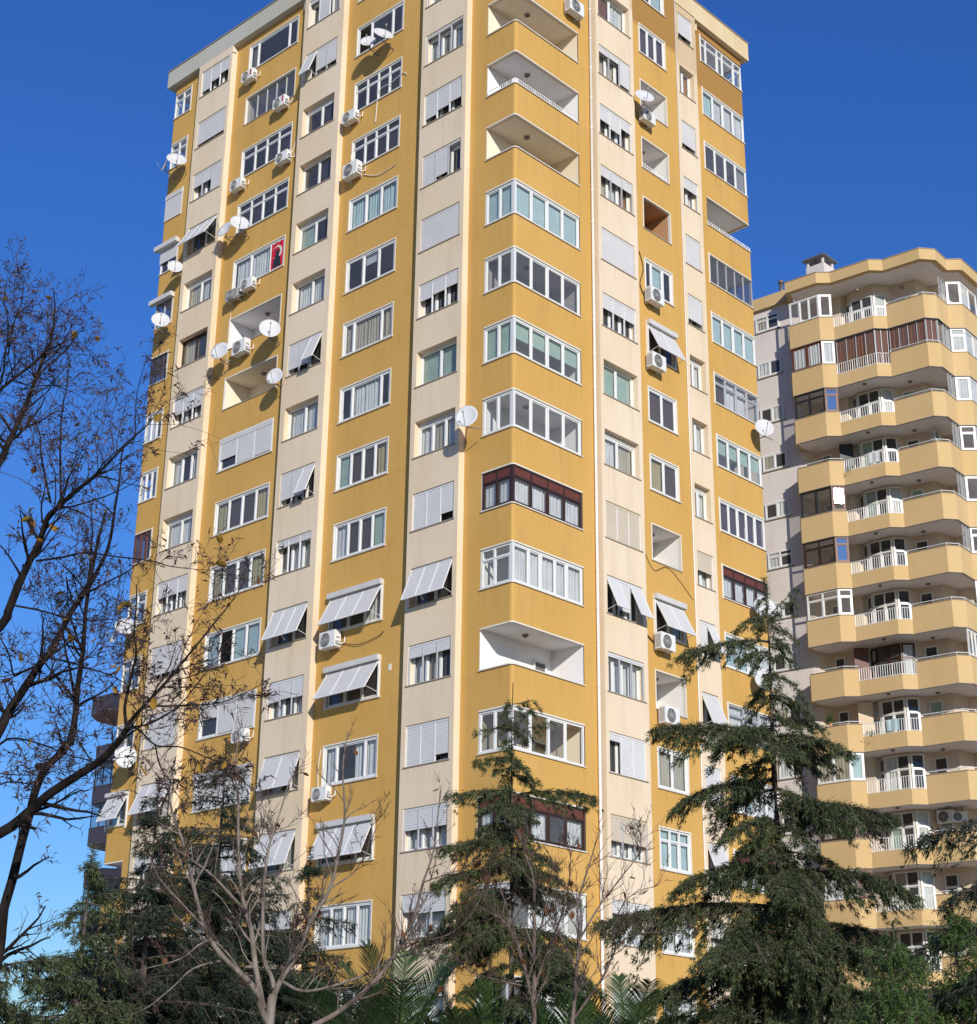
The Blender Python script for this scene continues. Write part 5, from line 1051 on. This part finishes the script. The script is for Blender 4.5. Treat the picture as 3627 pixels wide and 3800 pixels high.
L5([(620, 1680), (560, 1580), (480, 1450), (380, 1320), (280, 1150), (200, 900)], 12.6, 13.4, 0.008, 0.002, 18, 0.6)
L5([(-200, 1700), (0, 1735), (150, 1745), (280, 1740), (420, 1700)], 13.2, 13.0, 0.008, 0.003, 12, 0.5)
L5([(-100, 1850), (60, 1790), (200, 1800), (350, 1720)], 13.2, 12.8, 0.008, 0.003, 12, 0.5)
L5([(540, 1000), (620, 920), (700, 800), (780, 650), (840, 400)], 14.1, 14.3, 0.008, 0.002, 16, 0.6)
L5([(520, 1000), (420, 830), (350, 680), (330, 500)], 14.1, 14.3, 0.008, 0.002, 16, 0.6)
finish(T, B, 'bark_shaded', 'bark_twig'); pods(T, B, 'seed_pods', 'pods', 0.42, 0.06, 0.016, rng)
hang_leaves(T, B, 46, LEAF, rng, 0.72, lambda p: p.z < 9.6); hang_leaves(T, B, 14, LEAF2, rng, 0.6)

# pale-barked bare tree in front of the left facade
DT = 20.0; base = q4(1335, 1520, DT); T = empty('bare_tree', (base.x, base.y, 0)); tag(T, 'pale barked bare tree with several upright stems before the left facade', 'tree'); B = Bare(2); B.rmin = 0.0045
def L6(pts, d0, d1, r0, r1, cnt, ln, depth=2, f=q4):
    n = len(pts)-1; P = [f(x, y, d0+(d1-d0)*k/n) for k, (x, y) in enumerate(pts)]; r0 *= 0.68; Q = B.limb(P, r0, r1*0.8, 7); B.sprout(Q, r0, r1, int(cnt*0.8), ln*0.95, min(depth, 1), 0.5, 0.85); B.sprout(Q, r0*0.6, r1, int(cnt*0.25), ln*0.8, 2, 0.5, 0.9); return Q
B.limb([(base.x, base.y, -0.05), (base.x, base.y, 1.2), tuple(q4(1340, 1474, DT)), tuple(q4(1360, 1330, DT))], 0.075, 0.052, 8)
L6([(1335, 1474), (1300, 1400), (1260, 1290), (1100, 1130), (1020, 1000), (960, 780), (920, 600), (860, 430), (830, 300), (790, 150)], DT, 19, 0.062, 0.008, 20, 0.75)
L6([(1310, 1400), (1270, 1180), (1250, 1010), (1210, 870), (1190, 700), (1185, 500), (1185, 380), (1170, 200), (1190, 30)], DT, 20.5, 0.056, 0.007, 22, 0.75)
L6([(1365, 1300), (1350, 1240), (1310, 1130), (1310, 850), (1330, 640), (1355, 530), (1400, 400), (1440, 260)], DT, 20.4, 0.048, 0.007, 20, 0.75)
L6([(1365, 1330), (1400, 1250), (1470, 1140), (1560, 940), (1640, 800), (1690, 600), (1715, 430), (1705, 200), (1730, 20)], DT, 19.6, 0.056, 0.007, 24, 0.75)
L6([(1225, 900), (1200, 890), (1060, 740), (940, 650), (860, 600)], 20.1, 19, 0.030, 0.010, 12, 0.6)
L6([(1400, 1260), (1500, 1310), (1640, 1290), (1860, 1210), (1990, 1100), (2080, 960)], DT, 19.2, 0.030, 0.010, 16, 0.7)
L6([(1240, 1270), (1100, 1090), (1010, 1070), (900, 1150), (720, 1200), (600, 1230)], DT, 18.6, 0.022, 0.004, 14, 0.6)
L6([(1100, 1160), (960, 1200), (850, 1300), (720, 1400), (600, 1440)], DT, 18.6, 0.020, 0.004, 12, 0.6)
L6([(1480, 1130), (1440, 1050), (1470, 980), (1600, 900), (1760, 870)], 19.9, 19.4, 0.016, 0.004, 12, 0.6)
L6([(1020, 1000), (900, 870), (800, 760), (740, 640)], 19.5, 19.2, 0.018, 0.004, 12, 0.6)
L6([(1330, 640), (1290, 560), (1300, 450), (1280, 330)], 20.3, 20.6, 0.012, 0.003, 10, 0.5)
L6([(1640, 800), (1760, 720), (1830, 600), (1850, 450)], 19.8, 19.4, 0.016, 0.004, 12, 0.6)
finish(T, B, 'bark_pale', 'bark_brown'); hang_leaves(T, B, 14, LEAF2, rng, 0.8)
# leaning pale branch-stem and red-brown thicket further right
base = at(1120, 4150, 18.5); T = empty('bare_tree', (base.x, base.y, 0)); tag(T, 'leaning bare stem curving up to fine reddish twigs in front of the cream pier', 'tree'); B = Bare(3); B.rmin = 0.004
w4 = lambda x, y, d_: at(1000+x*0.533, 3100+y*0.533, d_)
B.limb([(base.x, base.y, -0.05), (base.x+0.05, base.y, 0.6), tuple(w4(300, 1330, 18.5))], 0.045, 0.034, 7)
L6([(300, 1330), (480, 1230), (680, 1070), (830, 900), (920, 740), (1010, 560), (1070, 330), (1130, 160), (1160, 0), (1190, -300)], 18.5, 19.5, 0.045, 0.007, 30, 0.6, 2, w4)
L6([(900, 800), (1050, 740), (1250, 690), (1400, 560), (1500, 380)], 18.9, 18.4, 0.014, 0.003, 18, 0.6, 2, w4)
L6([(860, 860), (1000, 830), (1150, 850), (1300, 960)], 18.8, 18.4, 0.014, 0.003, 18, 0.5, 2, w4)
L6([(1070, 330), (1200, 280), (1350, 230), (1450, 150)], 19.3, 19, 0.012, 0.003, 12, 0.5, 2, w4)
finish(T, B, 'bark_grey', 'bark_brown'); hang_leaves(T, B, 16, LEAF2, rng, 0.8)
# multi-stemmed grey tree before the tower corner
DT = 25.0; base = q8(990, 1600, DT); T = empty('bare_tree', (base.x, base.y, 0)); tag(T, 'grey multi-stemmed bare tree standing in front of the small cedar and tower corner', 'tree'); B = Bare(4); B.rmin = 0.0045
B.limb([(base.x, base.y, -0.05), (base.x, base.y, 1.4), tuple(q8(985, 1443, DT))], 0.07, 0.045, 8)
for pts, d1, r0, cnt in (([(985, 1443), (985, 1100), (985, 700), (940, 540), (900, 420)], 25, 0.055, 26), ([(985, 1443), (970, 1300), (900, 1050), (830, 900), (700, 820), (620, 740)], 24, 0.036, 22), ([(985, 1400), (990, 1250), (1100, 950), (1150, 800), (1180, 600), (1170, 420)], 25.6, 0.036, 26), ([(990, 1350), (940, 1150), (880, 950), (800, 700), (770, 560)], 25.6, 0.03, 22), ([(990, 1000), (1040, 860), (1060, 700), (1100, 560)], 24.4, 0.02, 18), ([(975, 1250), (800, 1210), (640, 1160), (500, 1040)], 24, 0.018, 16)):
    L6(pts, DT, d1, r0, 0.006, cnt, 0.75, 2, q8)
finish(T, B, 'bark_grey', 'bark_brown'); hang_leaves(T, B, 14, LEAF2, rng, 0.9)
base = q8(1190, 1600, 24.5); T = empty('bare_tree', (base.x, base.y, 0)); tag(T, 'bare tree with straight stem in front of the drainpipe, near the palms', 'tree'); B = Bare(5); B.rmin = 0.0045
B.limb([(base.x, base.y, -0.05), (base.x, base.y, 1.4), tuple(q8(1190, 1440, 24.5))], 0.06, 0.042, 8)
for pts, d1, r0, cnt in (([(1190, 1440), (1210, 1200), (1225, 950), (1220, 800), (1290, 560), (1340, 400)], 24.5, 0.05, 30), ([(1195, 1420), (1350, 1200), (1440, 1020), (1560, 960), (1800, 950)], 23.6, 0.03, 20), ([(1225, 1000), (1330, 820), (1450, 660), (1540, 540), (1560, 420)], 25, 0.025, 26), ([(1215, 1150), (1120, 950), (1100, 800)], 25, 0.02, 14), ([(1400, 1100), (1420, 900), (1500, 760), (1650, 700)], 23.9, 0.016, 16)):
    L6(pts, 24.5, d1, r0, 0.005, cnt, 0.75, 2, q8)
finish(T, B, 'bark_grey', 'bark_brown'); hang_leaves(T, B, 10, LEAF2, rng, 0.9)

# palms ---------------------------------------------------------------
def palm(label, base, th, fronds, seed, fl=2.3):
    g_ = random.Random(seed); e = empty('palm_tree', (base[0], base[1], 0)); tag(e, label, 'palm', 'palms at the foot of the tower')
    b = MB(); b.tube([(0, 0, -0.05), (0.03, 0, th*0.5), (0, 0, th)], [0.24, 0.2, 0.18], 10); b.build('trunk', 'bark_cedar', e, True)
    for k in range(fronds):
        a = 2*math.pi*k/fronds+g_.uniform(-.2, .2); el = g_.uniform(0.5, 1.35); L_ = fl*g_.uniform(0.8, 1.1); d_ = Vector((math.cos(a), math.sin(a), 0)); sd = Vector((-d_.y, d_.x, 0)); n = 14; pts = []
        for i in range(n+1): t = i/n; pts.append(d_*L_*t*math.cos(el)+Vector((0, 0, th+L_*(math.sin(el)*t-0.42*t*t*(1.2-0.5*el)))))
        b = MB(); b.tube(pts, [0.022*(1-0.85*i/n) for i in range(n+1)], 5, False); m_ = 42
        for i in range(m_):
            t = 0.12+0.88*i/m_; q = t*n; j = min(int(q), n-1); p = pts[j].lerp(pts[j+1], q-j); tg = (pts[j+1]-pts[j]).normalized(); ll = L_*0.24*(math.sin(math.pi*(0.15+0.8*t)))+0.05
            for s_ in (-1, 1):
                dr = (tg*0.75+sd*s_*0.8+Vector((0, 0, 0.25+g_.uniform(-.15, .1)))).normalized(); w_ = 0.013; up = tg
                b.poly([tuple(p-up*w_), tuple(p+dr*ll*0.5-up*w_*1.1), tuple(p+dr*ll-Vector((0, 0, ll*0.12))), tuple(p+dr*ll*0.5+up*w_*1.1), tuple(p+up*w_)])
        b.build('frond', 'palm_leaf', e)
    return e
palm('palm with arching feather fronds below the cream pier', tuple(at(1480, 3700, 24).xy), 2.5, 17, 1, 2.4)
palm('palm with upright fronds in front of the corner firs', tuple(at(1330, 3700, 27).xy), 2.7, 15, 2, 2.3)
palm('palm growing beside the straight bare stem near the drainpipe', tuple(at(1760, 3700, 27).xy), 2.3, 15, 3, 2.3)
palm('palm at the foot of the big cedar', tuple(at(2330, 3700, 29).xy), 3.0, 15, 4, 2.3)
palm('palm under the large drooping cedar, pale sunlit frond tips', tuple(at(2080, 3700, 26).xy), 2.2, 14, 5, 2.0)
# hedge closing the garden
H_ = np.random.default_rng(9); n = 26000; t = H_.uniform(0, 1, n); a0, a1 = at(-200, 3700, 33), at(3900, 3700, 33); P = np.stack([a0.x+(a1.x-a0.x)*t+H_.normal(size=n)*0.6, a0.y+(a1.y-a0.y)*t+H_.normal(size=n)*0.6, H_.uniform(0.05, 1, n)*(2.6+0.8*np.sin(t*19)+0.5*np.sin(t*47))], 1)
hd = tris_obj('hedge', P, H_.normal(size=(n, 3))+np.array([0, 0, 0.4]), H_.uniform(0.12, 0.26, n), 0.06, 'needles_dark', None, 'stuff'); tag(hd, 'dense dark garden hedge behind the palms and bare trees', 'hedge')

# balcony clutter on the sand coloured block
def potted(x, y, z, label, seed, sc=1.0):
    e = empty('potted_plant', (x, y, z)); tag(e, label, 'plant', 'plants on the sand coloured block balconies')
    b = MB(); b.tube([(0, 0, 0), (0, 0, 0.22*sc)], [0.09*sc, 0.13*sc], 10); b.build('pot', 'loggia_brown', e, True)
    r_ = np.random.default_rng(seed); n_ = 260; P_ = r_.normal(size=(n_, 3))*np.array([0.13, 0.13, 0.14])*sc+np.array([0, 0, 0.38*sc]); tris_obj('foliage', P_, r_.normal(size=(n_, 3))+np.array([0, 0, 0.5]), r_.uniform(0.08, 0.18, n_)*sc, 0.04*sc, 'palm_leaf', e, 'stuff')
def on_band(i, low, t, seg, inset=0.07):
    p_ = V[seg].lerp(V[seg+1], t); nrm = (V[seg+1]-V[seg]).normalized(); q_ = p_+Vector((-nrm.y, nrm.x))*inset; return q_.x, q_.y, Z0+ZB-HS*i+(0.76 if low else 1.45)
x, y, z = on_band(8, True, 0.12, 2, 0.3); potted(x, y, z-0.5, 'leafy potted plant behind the balcony railing, above the white glazed bay', 1, 1.3)
x, y, z = on_band(3, True, 0.08, 2, 0.3); potted(x, y, z-0.5, 'leafy potted plant behind the balcony railing, under the dark panel storey', 2, 1.2)
x, y, z = on_band(8, False, 0.5, 0); potted(x, y, z, 'small potted plant standing on the open sand coloured parapet', 3, 0.9)
def towel(i, t, seg, mat, label):
    p0 = V[seg].lerp(V[seg+1], t); p1 = V[seg].lerp(V[seg+1], t+0.3); z = Z0+ZB-HS*i+1.42; b = MB(); n_ = (p1-p0).normalized(); nn = Vector((n_.y, -n_.x))
    for k in range(6):
        a, c = p0.lerp(p1, k/6), p0.lerp(p1, (k+1)/6); oa, oc = 0.0+0.02*math.sin(k*2.1), 0.0+0.02*math.sin((k+1)*2.1); A = a+nn*oa; C_ = c+nn*oc
        b.quad((A.x, A.y, z-0.55), (C_.x, C_.y, z-0.55), (C_.x, C_.y, z+0.02), (A.x, A.y, z+0.02))
    tag(b.build('towel', mat), label, 'towel')
towel(8, 0.55, 2, 'cloth_b', 'pale blue towel hung over a white balcony railing')
towel(3, 0.6, 2, 'cloth_w', 'white towel hung over a white balcony railing')
